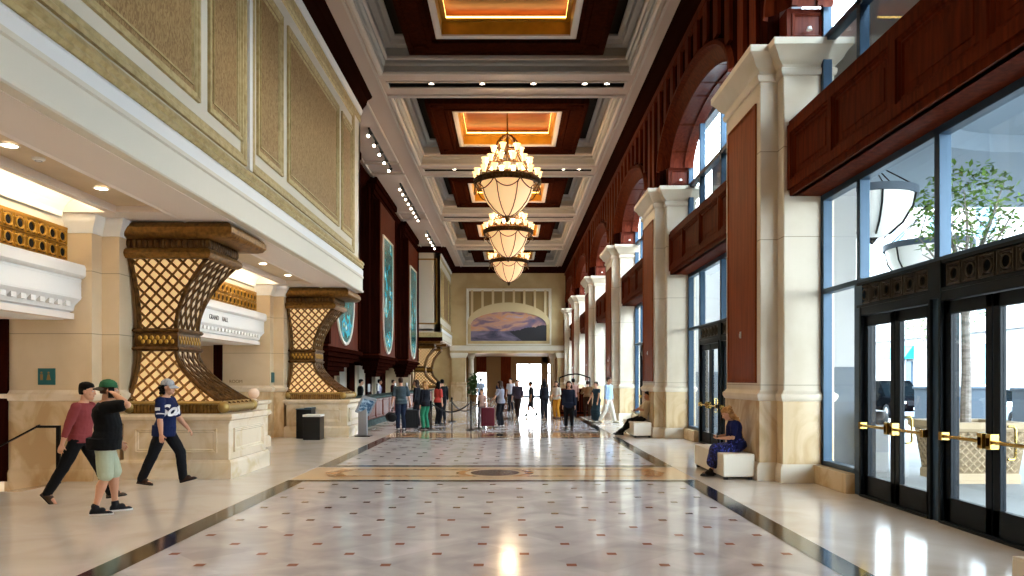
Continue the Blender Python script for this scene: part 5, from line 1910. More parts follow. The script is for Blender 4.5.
def car(loc, rz, paint, lb, suv=True):
    t = thing('car', lb, 'car', loc, rz, 'parked cars on the street outside')
    L_, Wd = (4.8, 0.96) if suv else (4.6, 0.9)
    hb = 1.05 if suv else 0.85       # belt line
    hr = 1.78 if suv else 1.42
    # body: side outline in x-z with wheel cut-outs, widths tapered
    wb = L_ * 0.3
    def outline():
        pts = [(-L_ / 2, 0.45)]
        for s in (-1, 1):
            cxw = s * wb
            for i in range(9):
                a = PI - PI * i / 8
                pts.append((cxw + 0.40 * math.cos(a), 0.32 + 0.40 * math.sin(a)))
        pts += [(L_ / 2, 0.42), (L_ / 2 + 0.05, 0.6), (L_ / 2, hb - 0.18), (L_ / 2 - 0.2, hb - 0.08), (L_ / 2 - 1.15, hb), (-L_ / 2 + 0.1, hb + 0.03), (-L_ / 2 - 0.03, hb - 0.1)]
        return pts
    o = outline()
    m = MB()
    n = len(o)
    vs = []
    for (y, f) in ((-Wd, 0.985), (-Wd + 0.1, 1.0), (Wd - 0.1, 1.0), (Wd, 0.985)):
        vs += [(x * f, y, z if z < 0.5 else 0.5 + (z - 0.5) * (1 if abs(y) < Wd - 0.05 else 0.9)) for x, z in o]
    fs = [(r * n + i, r * n + (i + 1) % n, (r + 1) * n + (i + 1) % n, (r + 1) * n + i) for r in range(3) for i in range(n)]
    fs += [tuple(range(n)), tuple(range(4 * n - 1, 3 * n - 1, -1))]
    m.add(vs, fs)
    m.build('body', paint, t, smooth=40)
    # greenhouse
    fr, rf, bk = L_ / 2 - 1.2, L_ / 2 - 2.0, (-L_ / 2 + 0.12 if suv else -L_ / 2 + 0.75)
    rb = bk + (0.25 if suv else 0.7)
    def gh(ix, mi, mbx, grow=0.0):
        w0, w1 = Wd - 0.08 + grow, Wd - 0.22 + grow
        vs = [(fr + grow, -w0, hb - 0.02), (fr + grow, w0, hb - 0.02), (bk - grow, w0, hb - 0.02), (bk - grow, -w0, hb - 0.02),
              (rf, -w1, hr - 0.05), (rf, w1, hr - 0.05), (rb, w1, hr - 0.05), (rb, -w1, hr - 0.05)]
        mbx.add(vs, [(0, 1, 5, 4), (1, 2, 6, 5), (2, 3, 7, 6), (3, 0, 4, 7), (4, 5, 6, 7)], mi)
    m = MB(); gh(0, 0, m); m.build('windows', mat('car_glass', '#0a0f12', 0.4, spec=0.0), t, smooth=0)
    m = MB()
    w1 = Wd - 0.21
    m.box(rb - 0.04, rf + 0.04, -w1, w1, hr - 0.06, hr)
    for s in (-1, 1):
        for (xb, xt) in ((fr + 0.02, rf + 0.02), ((fr + bk) / 2, (rf + rb) / 2), (bk + 0.06, rb + 0.04)):
            m.bar((xb, s * (Wd - 0.09), hb - 0.03), (xt, s * (Wd - 0.215), hr - 0.04), 0.07, 0.02, (0, s, 0.2))
    m.build('roof', paint, t, bevel=0.01)
    for sx in (-1, 1):
        for sy in (-1, 1):
            m = MB()
            m.lathe([(0.2, -0.11), (0.30, -0.11), (0.34, -0.07), (0.34, 0.07), (0.30, 0.11), (0.2, 0.11)], (sx * wb, sy * (Wd - 0.12), 0.33), 24, 0, 'y')
            w = m.build('wheel', mat('tyre', '#15161a', 0.8), t)
            m = MB()
            m.lathe([(0, 0.085 * sy), (0.06, 0.1 * sy), (0.2, 0.09 * sy), (0.215, 0.05 * sy)], (sx * wb, sy * (Wd - 0.12), 0.33), 20, 0, 'y')
            m.build('rim', mat('alloy', '#a8adb2', 0.3, 0.8), w)
    for sy in (-1, 1):
        m = MB(); m.box(L_ / 2 - 0.1, L_ / 2 + 0.03, sy * 0.5, sy * (Wd - 0.06), hb - 0.38, hb - 0.22); m.build('headlight', mat('headlight', '#e8eef2', 0.1), t, bevel=0.01)
        m = MB(); m.box(-L_ / 2 - 0.04, -L_ / 2 + 0.1, sy * 0.62, sy * (Wd - 0.05), hb - 0.4, hb - 0.15); m.build('tail_light', mat('tail_light', '#7a1214', 0.2), t, bevel=0.01)
        m = MB(); m.box(fr - 0.35, fr - 0.15, sy * (Wd - 0.04), sy * (Wd + 0.16), hb, hb + 0.14); m.build('mirror', paint, t, bevel=0.02)
    m = MB(); m.box(L_ / 2 - 0.05, L_ / 2 + 0.055, -0.45, 0.45, hb - 0.42, hb - 0.2)
    for z in (0.05, 0.11, 0.17):
        m.box(L_ / 2, L_ / 2 + 0.065, -0.45, 0.45, hb - 0.42 + z, hb - 0.405 + z)
    m.build('grille', mat('car_grille', '#3a3f44', 0.3, 0.6), t)
    m = MB(); m.box(L_ / 2 + 0.03, L_ / 2 + 0.07, -0.18, 0.18, 0.42, 0.54); m.build('number_plate', white, t)
bpaint = mat('black_car_paint', '#07090c', 0.5, 0.0, spec=0.0)
gpaint = mat('grey_car_paint', '#101318', 0.5, 0.0, spec=0.0)
wpaint = mat('white_car_paint', '#a5a8ab', 0.3, coat=0.2)
car((18.9, 36.2, -0.12), -PI / 2, bpaint, 'black pickup style car parked outside, seen through the farther door pair')
car((19.2, 30.6, -0.12), -PI / 2, gpaint, 'dark grey car parked outside behind the pale tree trunk', False)
car((19.4, 25.3, -0.12), -PI / 2, wpaint, 'nearest white car parked outside at the right edge', False)
car((22.8, 33.5, -0.12), -PI / 2, wpaint, 'white car in the second row across the street', False)
car((23.2, 27.5, -0.12), -PI / 2, wpaint, 'white suv in the second row, behind the nearest white car')
# ================================================================ PEOPLE
BAKE = []
def ik(a, c, l1, l2, pole):
    a, c, pole = Vector(a), Vector(c), Vector(pole)
    d = c - a
    L = d.length
    if L > (l1 + l2) * 0.999:
        c = a + d.normalized() * (l1 + l2) * 0.999
        d = c - a; L = d.length
    x = (l1 * l1 - l2 * l2 + L * L) / (2 * L)
    h = math.sqrt(max(0, l1 * l1 - x * x))
    dn = d.normalized()
    pp = (pole - dn * pole.dot(dn))
    pp = pp.normalized() if pp.length > 1e-4 else Vector((0, 1, 0))
    return a + dn * x + pp * h, c

def limb(m, pts, rad, n=12):
    m.tube(pts, rad, n)
    for p, r in zip(pts, rad):
        m.sphere(p, r, n, 8)

def eloft(m, cs, rs, right, fwd, n=20):
    """elliptical rings: centres, (rx, ry)"""
    right = Vector(right)
    fwds = fwd if isinstance(fwd, list) else [Vector(fwd)] * len(cs)
    vs, fs = [], []
    for c, r, fw in zip(cs, rs, fwds):
        for k in range(n):
            a = 2 * PI * k / n
            vs.append(Vector(c) + right * (r[0] * math.cos(a)) + Vector(fw) * (r[1] * math.sin(a)))
    L = len(cs)
    for i in range(L - 1):
        for k in range(n):
            k2 = (k + 1) % n
            fs.append((i * n + k, i * n + k2, (i + 1) * n + k2, (i + 1) * n + k))
    fs.append(tuple(range(n - 1, -1, -1)))
    fs.append(tuple(range((L - 1) * n, L * n)))
    m.add(vs, fs)

def soft(m, name, material, parent, voxel, smooth=6, wrinkle=0.0, wsc=0.12):
    o = m.build(name, material, parent, smooth=0)
    md = o.modifiers.new('r', 'REMESH'); md.mode = 'VOXEL'; md.voxel_size = voxel; md.use_smooth_shade = True
    if smooth:
        md = o.modifiers.new('s', 'SMOOTH'); md.factor = 0.5; md.iterations = smooth
    if wrinkle:
        key = 'cloth_fold_%d' % int(wsc * 1000)
        tx = bpy.data.textures.get(key) or bpy.data.textures.new(key, 'CLOUDS')
        tx.noise_scale = wsc
        md = o.modifiers.new('d', 'DISPLACE'); md.texture = tx; md.strength = wrinkle; md.mid_level = 0.5; md.texture_coords = 'LOCAL'
    BAKE.append(o)
    return o

SKIN = [mat('skin_light', '#d3a083', 0.5), mat('skin_tan', '#b57d5c', 0.5), mat('skin_brown', '#7a4d36', 0.5)]
def cloth(c, r=0.85):
    return mat('cloth_' + c.strip('#'), c, r, bump=0.12, bscale=180, spec=0.2)
HAIR = {'black': mat('hair_black', '#0c0908', 0.75, bump=0.5, bscale=90, spec=0.15), 'brown': mat('hair_brown', '#3b2416', 0.6, bump=0.5, bscale=90),
        'blonde': mat('hair_blonde', '#b98a52', 0.6, noise=((14, 14, 14), '#8a5c30', 0.4, 0.65), bump=0.8, bscale=70), 'grey': mat('hair_grey', '#8c8a86', 0.6, bump=0.5, bscale=90)}

def person(label, loc, rz, h=1.74, bulk=1.0, pelvis=(0, 0, 0.93), lean=3, feet=((-0.1, 0, 0), (0.1, 0, 0)), knee_pole=(0, 1, 0.1),
           hands=((-0.27, 0.06, 0.80), (0.27, 0.06, 0.80)), elbow_pole=((-0.3, -1, -0.2), (0.3, -1, -0.2)), head=(0, 0),
           skin=0, hair='black', hairlen=0.0, curly=False, top='#22242a', sleeve=0.55, toplen=0.0, bottom='#1d1f26', legs='long', skirt=None,
           shoes='#1a1a1c', near=False, footpitch=(0, 0), female=False, curl=28, face=True, cap=None, collar=None, fan=None, group=None):
    s = h / 1.75
    t = thing('person', label, 'person', loc, rz, group)
    vx = 0.0065 if near else 0.013
    vc = 0.009 if near else 0.015
    V = lambda *p: Vector(p)
    if female and hands[0][0] == -0.27: hands = ((-0.225, 0.06, 0.80), (0.225, 0.06, 0.80))
    P = Vector(pelvis) * s if pelvis[2] > 0.9 else Vector(pelvis)
    la = math.radians(lean)
    up = V(0, math.sin(la), math.cos(la))
    fw = V(0, math.cos(la), -math.sin(la))
    rt = V(1, 0, 0)
    def T(x, y, z):            # torso space -> local
        return P + rt * x * s + fw * y * s + up * z * s
    b = bulk
    hipw = 0.172 if not female else 0.178
    chw = 0.178 if not female else 0.158
    rings = [(-0.07, 0.10, 0.09, 0), (-0.02, hipw * 0.96, 0.115, -0.01), (0.06, hipw, 0.12, -0.008), (0.16, 0.148 if not female else 0.128, 0.105, 0.004), (0.25, 0.152 if not female else 0.132, 0.108, 0.006),
             (0.36, chw, 0.122, 0.004), (0.44, chw * 1.0, 0.112, 0.0), (0.50, 0.145, 0.088, -0.008), (0.535, 0.085, 0.066, -0.01), (0.56, 0.058, 0.058, -0.005)]
    def torso(m, g, z0=-1, z1=9, bb=b):
        cs, rs = [], []
        for z, rx, ry, dy in rings:
            if z0 <= z <= z1:
                k = bb if z < 0.45 else 1 + (bb - 1) * 0.4
                belly = (bb - 1) * 0.12 if 0.05 < z < 0.3 else 0
                cs.append(T(0, dy + belly, z)); rs.append(((rx * k + g) * s, (ry * k + g + belly * 0.6) * s))
        eloft(m, cs, rs, rt, fw)
    sh = [T(sx * (0.185 if not female else 0.162) * (1 + (b - 1) * 0.5), -0.005, 0.475) for sx in (-1, 1)]
    hp = [T(sx * 0.092, 0, -0.01) for sx in (-1, 1)]
    UA, FA, TH, SH = 0.285 * s, 0.255 * s, 0.43 * s, 0.42 * s
    armj, legj = [], []
    for i in (0, 1):
        e, w = ik(sh[i], Vector(hands[i]) * (s if pelvis[2] > 0.9 else 1), UA, FA, elbow_pole[i])
        armj.append((sh[i], e, w))
        an = V(feet[i][0], feet[i][1], feet[i][2] + 0.085)
        kp = knee_pole[i] if isinstance(knee_pole, list) else knee_pole
        k_, a_ = ik(hp[i], an, TH, SH, kp)
        legj.append((hp[i], k_, a_))
    nk = T(0, 0.0, 0.55)
    yaw, pitch = math.radians(head[0]), math.radians(head[1])
    hup = (Matrix.Rotation(pitch, 3, 'X') @ V(0, math.sin(la * 0.5), math.cos(la * 0.5))).normalized()
    hfw0 = Matrix.Rotation(yaw, 3, 'Z') @ V(0, 1, 0)
    hrt = hfw0.cross(hup).normalized()
    hfw = hup.cross(hrt).normalized()
    HC = nk + hup * 0.155 * s + hfw * 0.022 * s
    def H(x, y, z):
        return HC + (hrt * x + hfw * y + hup * z) * s
    # ---- body: one continuous skin
    m = MB()
    torso(m, 0)
    r_ua, r_el, r_wr = (0.05, 0.040, 0.027) if not female else (0.043, 0.034, 0.024)
    for i in (0, 1):
        S_, E_, W_ = armj[i]
        kb = 1 + (b - 1) * 0.8
        limb(m, [S_, S_.lerp(E_, 0.5), E_, E_.lerp(W_, 0.3), W_], [r * s * kb for r in (r_ua * 1.15, r_ua * 0.95, r_el, r_el * 1.05, r_wr)], 12)
        # hand
        d = (W_ - E_).normalized()
        lat = d.cross(V(0, 0, 1) if abs(d.z) < 0.8 else V(1, 0, 0)).normalized()
        if abs(d.z) >= 0.8: lat = V(0, 1, 0) - d * d.y; lat.normalize()
        pn = lat.cross(d).normalized()
        if pn.dot(V(1 if i == 0 else -1, 0, 0)) < 0: pn = -pn
        c0, c1 = W_, W_ + d * 0.09 * s
        eloft(m, [W_ - d * 0.01 * s, W_ + d * 0.03 * s, W_ + d * 0.07 * s, c1], [(0.024 * s, 0.019 * s), (0.036 * s, 0.017 * s), (0.042 * s, 0.014 * s), (0.038 * s, 0.011 * s)], lat, pn, 12)
        ca = math.radians(curl)
        for q, (off, L_) in enumerate(((-0.031, 0.066), (-0.0105, 0.076), (0.0105, 0.072), (0.031, 0.056))):
            p = W_ + (d * 0.082 + lat * off) * s
            pts = [p]
            aa = ca * 0.5 + q * 0.05
            for f in (0.45, 0.32, 0.23):
                dirv = (d * math.cos(aa) + pn * math.sin(aa) + lat * off * 2.2).normalized()
                p = p + dirv * L_ * f * s
                pts.append(p)
                aa += ca
            limb(m, pts, [0.0088 * s, 0.0082 * s, 0.0076 * s, 0.0068 * s], 8)
        tb = W_ + (d * 0.028 + lat * (0.030 if True else 0)) * s
        tb = W_ + d * 0.028 * s + lat * 0.026 * s
        td = (d * 0.72 + lat * 0.62 + pn * 0.35).normalized()
        limb(m, [tb, tb + td * 0.035 * s, tb + (td * 0.06 + pn * 0.008) * s], [0.014 * s, 0.0105 * s, 0.0085 * s], 8)
        h_, k_, a_ = legj[i]
        r1, r2, r3 = (0.083, 0.054, 0.036)
        kb = 1 + (b - 1) * 0.6
        dk = (a_ - k_).normalized()
        back = V(0, -1, 0) - dk * (-dk.y)
        if back.length > 0: back.normalize()
        limb(m, [h_, h_.lerp(k_, 0.5), k_], [r1 * s * kb, (r1 + r2) / 2 * s * kb * 1.03, r2 * s * kb], 14)
        limb(m, [k_, k_.lerp(a_, 0.3) + back * 0.014 * s, k_.lerp(a_, 0.65) + back * 0.006, a_], [r2 * s, 0.056 * s * kb, 0.043 * s, r3 * s], 14)
        fp = math.radians(footpitch[i])
        fa = math.radians((fan or (8, -8))[i]) 
        fd = V(math.sin(-fa), math.cos(fa) * math.cos(fp), -math.sin(fp))
        heel = a_ + V(0, -0.035 * s, -0.045 * s)
        limb(m, [a_, a_ + fd * 0.08 * s - V(0, 0, 0.035 * s), a_ + fd * 0.17 * s - V(0, 0, 0.058 * s)], [0.034 * s, 0.034 * s, 0.022 * s], 10)
    # neck and head
    limb(m, [nk - up * 0.03 * s, nk + hup * 0.08 * s], [0.057 * s * (1 if not female else .86), 0.052 * s * (1 if not female else .86)], 14)
    cs = [H(0, -0.005, -0.125), H(0, 0.025, -0.11), H(0, 0.022, -0.085), H(0, 0.012, -0.04), H(0, 0.004, 0.0), H(0, -0.004, 0.04), H(0, -0.01, 0.08), H(0, -0.012, 0.105), H(0, -0.012, 0.118)]
    rs = [(0.03, 0.04), (0.042, 0.062), (0.055, 0.075), (0.068, 0.088), (0.074, 0.097), (0.077, 0.101), (0.068, 0.09), (0.045, 0.06), (0.018, 0.025)]
    eloft(m, cs, [(x * s, y * s) for x, y in rs], hrt, hfw, 22)
    limb(m, [H(0, 0.095, 0.012), H(0, 0.112, -0.022), H(0, 0.118, -0.03)], [0.009 * s, 0.013 * s, 0.012 * s], 8)      # nose
    for sx in (-1, 1):
        m.sphere(H(sx * 0.012, 0.104, -0.034), 0.009 * s, 8, 6)
        m.sphere(H(sx * 0.078, -0.01, -0.008), 0.026 * s, 10, 8, 0, (0.4, 0.7, 1.1))         # ear
        m.sphere(H(sx * 0.034, 0.078, 0.024), 0.020 * s, 8, 6, 0, (1.2, 0.9, 0.5))
        m.sphere(H(sx * 0.045, 0.065, -0.03), 0.022 * s, 8, 6)
    m.sphere(H(0, 0.092, -0.06), 0.02 * s, 8, 6, 0, (1.1, 0.7, 0.6))
    m.sphere(H(0, 0.078, -0.095), 0.026 * s, 8, 6)
    soft(m, 'body', SKIN[skin], t, vx, 4)
    if face:
        for sx in (-1, 1):
            m = MB(); m.sphere(H(sx * 0.031, 0.0855, 0.006), 0.0125 * s, 10, 8); e = m.build('eye', mat('eye_white', '#d8d2cc', 0.2), t)
            m = MB(); m.sphere(H(sx * 0.031, 0.093, 0.006), 0.0068 * s, 8, 6); m.build('iris', mat('eye_iris', '#2a1a12', 0.2), e)
            m = MB(); m.tube([H(sx * 0.016, 0.1, 0.026), H(sx * 0.032, 0.098, 0.032), H(sx * 0.048, 0.085, 0.026)], 0.0035 * s, 5); m.build('eyebrow', HAIR[hair], t)
        m = MB(); m.tube([H(-0.022, 0.095, -0.062), H(0, 0.105, -0.06), H(0.022, 0.095, -0.062)], 0.005 * s, 6); m.build('lips', mat('lips', '#8e4a42', 0.4), t)
    # ---- hair
    m = MB()
    eloft(m, [H(0, -0.045, -0.055), H(0, -0.04, -0.02), H(0, -0.025, 0.03), H(0, -0.014, 0.06), H(0, -0.014, 0.10), H(0, -0.014, 0.122), H(0, -0.014, 0.135)],
          [(x * s, y * s) for x, y in ((0.060, 0.055), (0.078, 0.072), (0.086, 0.09), (0.086, 0.105), (0.075, 0.098), (0.05, 0.068), (0.02, 0.025))], hrt, hfw, 18)
    if hairlen > 0:
        z = hairlen
        for sx in (-1, 0, 1):
            limb(m, [H(sx * 0.06, -0.05, 0.03), H(sx * 0.08, -0.06 - abs(sx) * -0.02, -0.08), H(sx * 0.085, -0.075, -0.08 - z * 0.5), H(sx * 0.07, -0.085, -0.08 - z)], [0.045 * s, 0.045 * s, 0.045 * s, 0.025 * s], 10)
        if curly:
            rc = random.Random(4)
            for q in range(60):
                m.sphere(H(rc.uniform(-0.11, 0.11), rc.uniform(-0.13, 0.02), rc.uniform(-0.1 - z, 0.09)), rc.uniform(0.02, 0.035) * s, 8, 6)
    elif curly:
        rc = random.Random(5)
        for q in range(34):
            m.sphere(H(rc.uniform(-0.09, 0.09), rc.uniform(-0.125, -0.03), rc.uniform(-0.1, 0.02)), rc.uniform(0.018, 0.03) * s, 8, 6)
    soft(m, 'hair', HAIR[hair], t, vc * 0.8, 2, 0.012 if curly else 0.006, 0.03)
    if cap:
        m = MB()
        eloft(m, [H(0, -0.012, 0.03), H(0, -0.012, 0.06), H(0, -0.014, 0.10), H(0, -0.014, 0.13), H(0, -0.014, 0.145)], [(x * s, y * s) for x, y in ((0.092, 0.112), (0.091, 0.111), (0.08, 0.1), (0.05, 0.065), (0.012, 0.015))], hrt, hfw, 24)
        c = soft(m, 'cap', cap[0], t, vc * 0.7, 3)
        m = MB()
        dr = cap[2]         # 1 forward, -1 backward
        vs = []
        for lay in (0, 1):
            for q in range(11):
                a = math.radians(-62 + 124 * q / 10)
                for R_ in (0.095, 0.185):
                    x = R_ * math.sin(a) * (0.85 if R_ < 0.1 else 0.62)
                    y = (0.09 if R_ < 0.1 else 0.185) * math.cos(a) + 0.005
                    vs.append(H(x, dr * y - (0.01 if dr > 0 else 0.0), 0.045 - 0.012 * lay - (0.04 if R_ > 0.1 else 0) - 0.02 * abs(math.sin(a)) ** 2))
        fs = []
        for q in range(10):
            for lay in (0, 1):
                o_ = lay * 22
                fs.append((o_ + 2 * q, o_ + 2 * q + 1, o_ + 2 * q + 3, o_ + 2 * q + 2))
            fs.append((2 * q + 1, 22 + 2 * q + 1, 22 + 2 * q + 3, 2 * q + 3))
        m.add(vs, fs)
        m.build('brim', cap[1], c)
    # ---- top
    tm = top if not isinstance(top, str) else cloth(top)
    m = MB()
    torso(m, 0.016, -0.021 - toplen if toplen else 0.05, 0.54)
    if toplen:
        eloft(m, [T(0, -0.005, -toplen), T(0, -0.005, 0.07)], [((hipw * b + 0.022) * s, (0.125 * b + 0.026 + (b - 1) * 0.1) * s)] * 2, rt, fw)
    else:
        eloft(m, [T(0, -0.005, -0.03), T(0, -0.005, 0.08)], [((hipw * b + 0.018) * s, (0.122 * b + 0.022) * s)] * 2, rt, fw)
    for i in (0, 1):
        S_, E_, W_ = armj[i]
        kb = 1 + (b - 1) * 0.8
        if sleeve > 0:
            inner = S_ + (T(0, 0, 0.42) - S_) * 0.3
            if sleeve <= 1:
                q = S_.lerp(E_, sleeve)
                limb(m, [inner, S_, q], [0.07 * s * kb, (r_ua * 1.15 + 0.014) * s * kb, (r_ua + 0.018) * s * kb], 14)
            else:
                q = E_.lerp(W_, sleeve - 1)
                limb(m, [inner, S_, S_.lerp(E_, .5), E_, q], [0.07 * s * kb, (r_ua * 1.15 + 0.014) * s * kb, (r_ua + 0.014) * s * kb, (r_el + 0.016) * s * kb, (r_wr + 0.017) * s * kb], 14)
    soft(m, 'shirt', tm, t, vc, 3, 0.016 if near else 0.01, 0.11)
    # ---- bottom
    bm_ = bottom if not isinstance(bottom, str) else cloth(bottom)
    m = MB()
    if legs != 'none':
        torso(m, 0.011, -0.08, 0.14)
        for i in (0, 1):
            h_, k_, a_ = legj[i]
            kb = 1 + (b - 1) * 0.6
            if legs == 'short':
                q = h_.lerp(k_, 0.92)
                limb(m, [h_, q], [0.10 * s * kb, 0.085 * s * kb], 14)
            else:
                e = k_.lerp(a_, 1.0 if legs == 'long' else 0.72)
                limb(m, [h_, h_.lerp(k_, 0.5), k_, k_.lerp(a_, 0.45), e], [r * s * kb for r in (0.10, 0.094, 0.080, 0.074, 0.066)], 14)
        soft(m, 'shorts' if legs == 'short' else 'trousers', bm_, t, vc, 3, 0.014 if near else 0.01, 0.1)
    if skirt:
        # skirt drapes from the waist over the legs to 'skirt' along the shin (0..2 thigh+shin)
        m = MB()
        c0 = T(0, 0, 0.14)
        mid = lambda i, f: legj[i][0].lerp(legj[i][1], f) if f <= 1 else legj[i][1].lerp(legj[i][2], f - 1)
        torso(m, 0.016, -0.08, 0.2)
        for f in [x * 0.1 for x in range(0, int(skirt * 10) + 1)]:
            for a_ in (0, 0.33, 0.66, 1.0):
                m.sphere(mid(0, f).lerp(mid(1, f), a_), (0.10 + 0.03 * f) * s, 12, 8)
        soft(m, 'skirt', bm_, t, vc, 4, 0.03, 0.07)
    # ---- shoes
    sm = cloth(shoes, 0.5) if isinstance(shoes, str) else shoes
    for i in (0, 1):
        h_, k_, a_ = legj[i]
        fp = math.radians(footpitch[i])
        fa = math.radians((fan or (8, -8))[i])
        fd = V(math.sin(-fa), math.cos(fa) * math.cos(fp), -math.sin(fp)).normalized()
        ud = V(0, math.sin(fp), math.cos(fp))
        rd = fd.cross(ud).normalized()
        m = MB()
        bs = a_ - ud * 0.045 * s
        st = [(-0.065, 0.024, 0.03), (-0.05, 0.038, 0.045), (0.0, 0.040, 0.052), (0.06, 0.042, 0.04), (0.12, 0.047, 0.032), (0.17, 0.043, 0.028), (0.205, 0.02, 0.018)]
        eloft(m, [bs + fd * q[0] * s - ud * (0.045 - q[2]) * s * 0.9 for q in st], [(q[1] * s, q[2] * s) for q in st], rd, ud, 14)
        limb(m, [a_ + ud * 0.03 * s, a_ - ud * 0.03 * s, a_ - ud * 0.03 * s + fd * 0.08 * s], [0.05 * s, 0.05 * s, 0.047 * s], 12)
        so = soft(m, 'shoe', sm, t, vc * 0.8, 2)
        m = MB()
        z_ = -0.083
        out = [(-0.07, 0.0), (-0.06, 0.036), (0.0, 0.040), (0.06, 0.043), (0.12, 0.05), (0.17, 0.046), (0.205, 0.022), (0.215, 0)]
        poly = [a_ + fd * x * s + rd * y * s + ud * z_ * s for x, y in out] + [a_ + fd * x * s - rd * y * s + ud * z_ * s for x, y in out[-2:0:-1]]
        m.ext(poly, ud * 0.02 * s)
        m.build('sole', white if near and shoes == '#15171f' else MATS['black_plastic'], so)
    return dict(t=t, H=H, T=T, arm=armj, leg=legj, s=s, hup=hup, hfw=hfw, hrt=hrt, up=up, fw=fw)

R90 = math.radians(90)
# 1: man in black tee on the phone
mint = cloth('#b9c4ac')
green_cap = mat('green_cap', '#1f5a3c', 0.7, noise=((9, 9, 9), '#2f7048', 0.4, 0.6))
tail = mat('khaki_brim', '#3e3a30', 0.8)
p = person('man in black tee shirt and mint shorts, phone at his ear, green cap backwards', (-5.22, 9.32, 0), -R90 + math.radians(28), h=1.70, bulk=1.26, lean=2,
           feet=((-0.11, 0.12, 0), (0.11, -0.10, 0)), hands=((-0.30, 0.18, 0.92), (0.16, 0.13, 1.57)), elbow_pole=((-0.3, -1, -0.2), (0.8, 0.5, -0.7)),
           head=(0, -4), hair='brown', top='#0c0d10', sleeve=0.72, toplen=0.08, bottom=mint, legs='short', shoes='#15171f', near=True, cap=(green_cap, tail, -1))
t = thing('phone', 'dark phone held to the ear by the man in black tee shirt', 'phone', p['t'].location, p['t'].rotation_euler[2])
m = MB()
c = p['H'](0.105, 0.03, -0.03)
m.box(-0.005, 0.005, -0.035, 0.035, -0.07, 0.07)
m.v = [tuple(Vector(q) + c) for q in m.v]
m.build('case', blackp, t, bevel=0.003)
m = MB(); m.box(-0.007, -0.0045, -0.031, 0.031, -0.064, 0.064); m.v = [tuple(Vector(q) + c) for q in m.v]; m.build('screen', MATS['car_glass'], t)

# 2: man in red shirt striding behind him
person('man in dusty red shirt and black trousers striding behind the man in black tee shirt', (-6.02, 10.15, 0), -R90, h=1.70, bulk=1.0, lean=6, pelvis=(0, 0, 0.905),
       feet=((-0.09, 0.40, 0.0), (0.09, -0.40, 0.06)), footpitch=(-8, 38), knee_pole=(0, 1, 0.2), hands=((-0.26, 0.34, 0.98), (0.27, -0.12, 0.80)),
       hair='black', top='#8c3f41', sleeve=1.55, bottom='#121317', shoes='#4a3b30', near=True, head=(10, -3))

# 3: man in navy jersey with grey cap
navy = cloth('#14204a')
p = person('man walking in navy jersey with white script lettering and light grey cap', (-5.66, 11.85, 0), -R90, h=1.73, bulk=1.12, lean=4, pelvis=(0, 0.0, 0.91),
           feet=((-0.10, 0.26, 0.03), (0.10, -0.33, 0.0)), footpitch=(-14, 6), hands=((-0.27, 0.27, 0.92), (0.31, 0.10, 0.79)), elbow_pole=((-0.3, -1, -0.4), (0.4, -1, -0.2)),
           hair='black', curly=True, top=navy, sleeve=0.8, toplen=0.10, bottom='#14161c', shoes='#3a241a', near=True, cap=(mat('grey_cap', '#a9adb4', 0.8, noise=((20, 20, 20), '#8c9199', 0.45, 0.6)), mat('grey_brim', '#9aa0a8', 0.8), 1))
shirt = [c for c in p['t'].children if c.name.startswith('shirt')][0]
# script lettering and white sleeve bands of the jersey
sh_, el_, wr_ = p['arm'][1]
q0 = sh_.lerp(el_, 0.72); q1 = sh_.lerp(el_, 0.78)
m = MB(); m.tube([q0, q1], 0.0745, 22); m.build('sleeve_band', cloth('#e8e8ea'), shirt)
m = MB()
pc = sh_.lerp(el_, 0.45)
m.box(pc.x + 0.066, pc.x + 0.078, pc.y - 0.045, pc.y + 0.03, pc.z - 0.02, pc.z + 0.03)
m.build('sleeve_patch', cloth('#dfe0e4'), shirt)
lt = text('Sox', 0.26, p['T'](0.155, 0.02, 0.20), (R90, 0, math.radians(0)), cloth('#f2f2f4'), 'script_lettering', shirt, depth=0.008, shear=0.45, bold=0.008)
# wrap the word round the right front of the chest
me = lt.data
o_ = Vector(lt.location)
for v in me.vertices:
    u = v.co.x - 0.08                    # along the word
    a = u / 0.175 - 0.15
    r_ = 0.192 + (v.co.z * 1.0)
    z = v.co.y + 0.0 + u * 0.12
    c_ = p['T'](0, 0.03, 0.23)
    v.co = Vector((c_.x + (r_ + 0.022) * math.cos(a + 0.35), c_.y + (r_ - 0.012) * math.sin(a + 0.35), c_.z + z)) 
lt.location = (0, 0, 0); lt.rotation_euler = (0, 0, 0)

# 4: woman on the near bench
floral = mat('floral_blue_cloth', '#12153a', 0.8, noise=((26, 26, 26), '#4450b8', 0.52, 0.6, 1.5))
p = person('blonde woman in blue top and floral skirt sitting on the bench looking at her phone', (4.02, 12.92, 0), R90 - math.radians(8), h=1.56, female=True, bulk=1.2, pelvis=(0, -0.02, 0.53), lean=12,
           feet=((-0.09, 0.46, 0), (0.10, 0.40, 0)), knee_pole=(0, 1, 1), hands=((-0.10, 0.30, 0.68), (0.13, 0.28, 0.70)), elbow_pole=((-0.7, -1, -0.4), (0.7, -1, -0.4)),
           head=(0, -26), hair='blonde', hairlen=0.16, curly=True, top=cloth('#141a44'), sleeve=0.7, bottom=floral, legs='none', skirt=1.55, shoes='#1c1512', near=True)
t = thing('phone', 'dark phone in the hands of the seated blonde woman', 'phone', p['t'].location, p['t'].rotation_euler[2])
m = MB(); m.box(-0.036, 0.036, 0.34, 0.352, 0.63, 0.77); m.build('case', blackp, t, bevel=0.003)
m = MB(); m.box(-0.032, 0.032, 0.337, 0.341, 0.637, 0.763); m.build('screen', MATS['car_glass'], t)

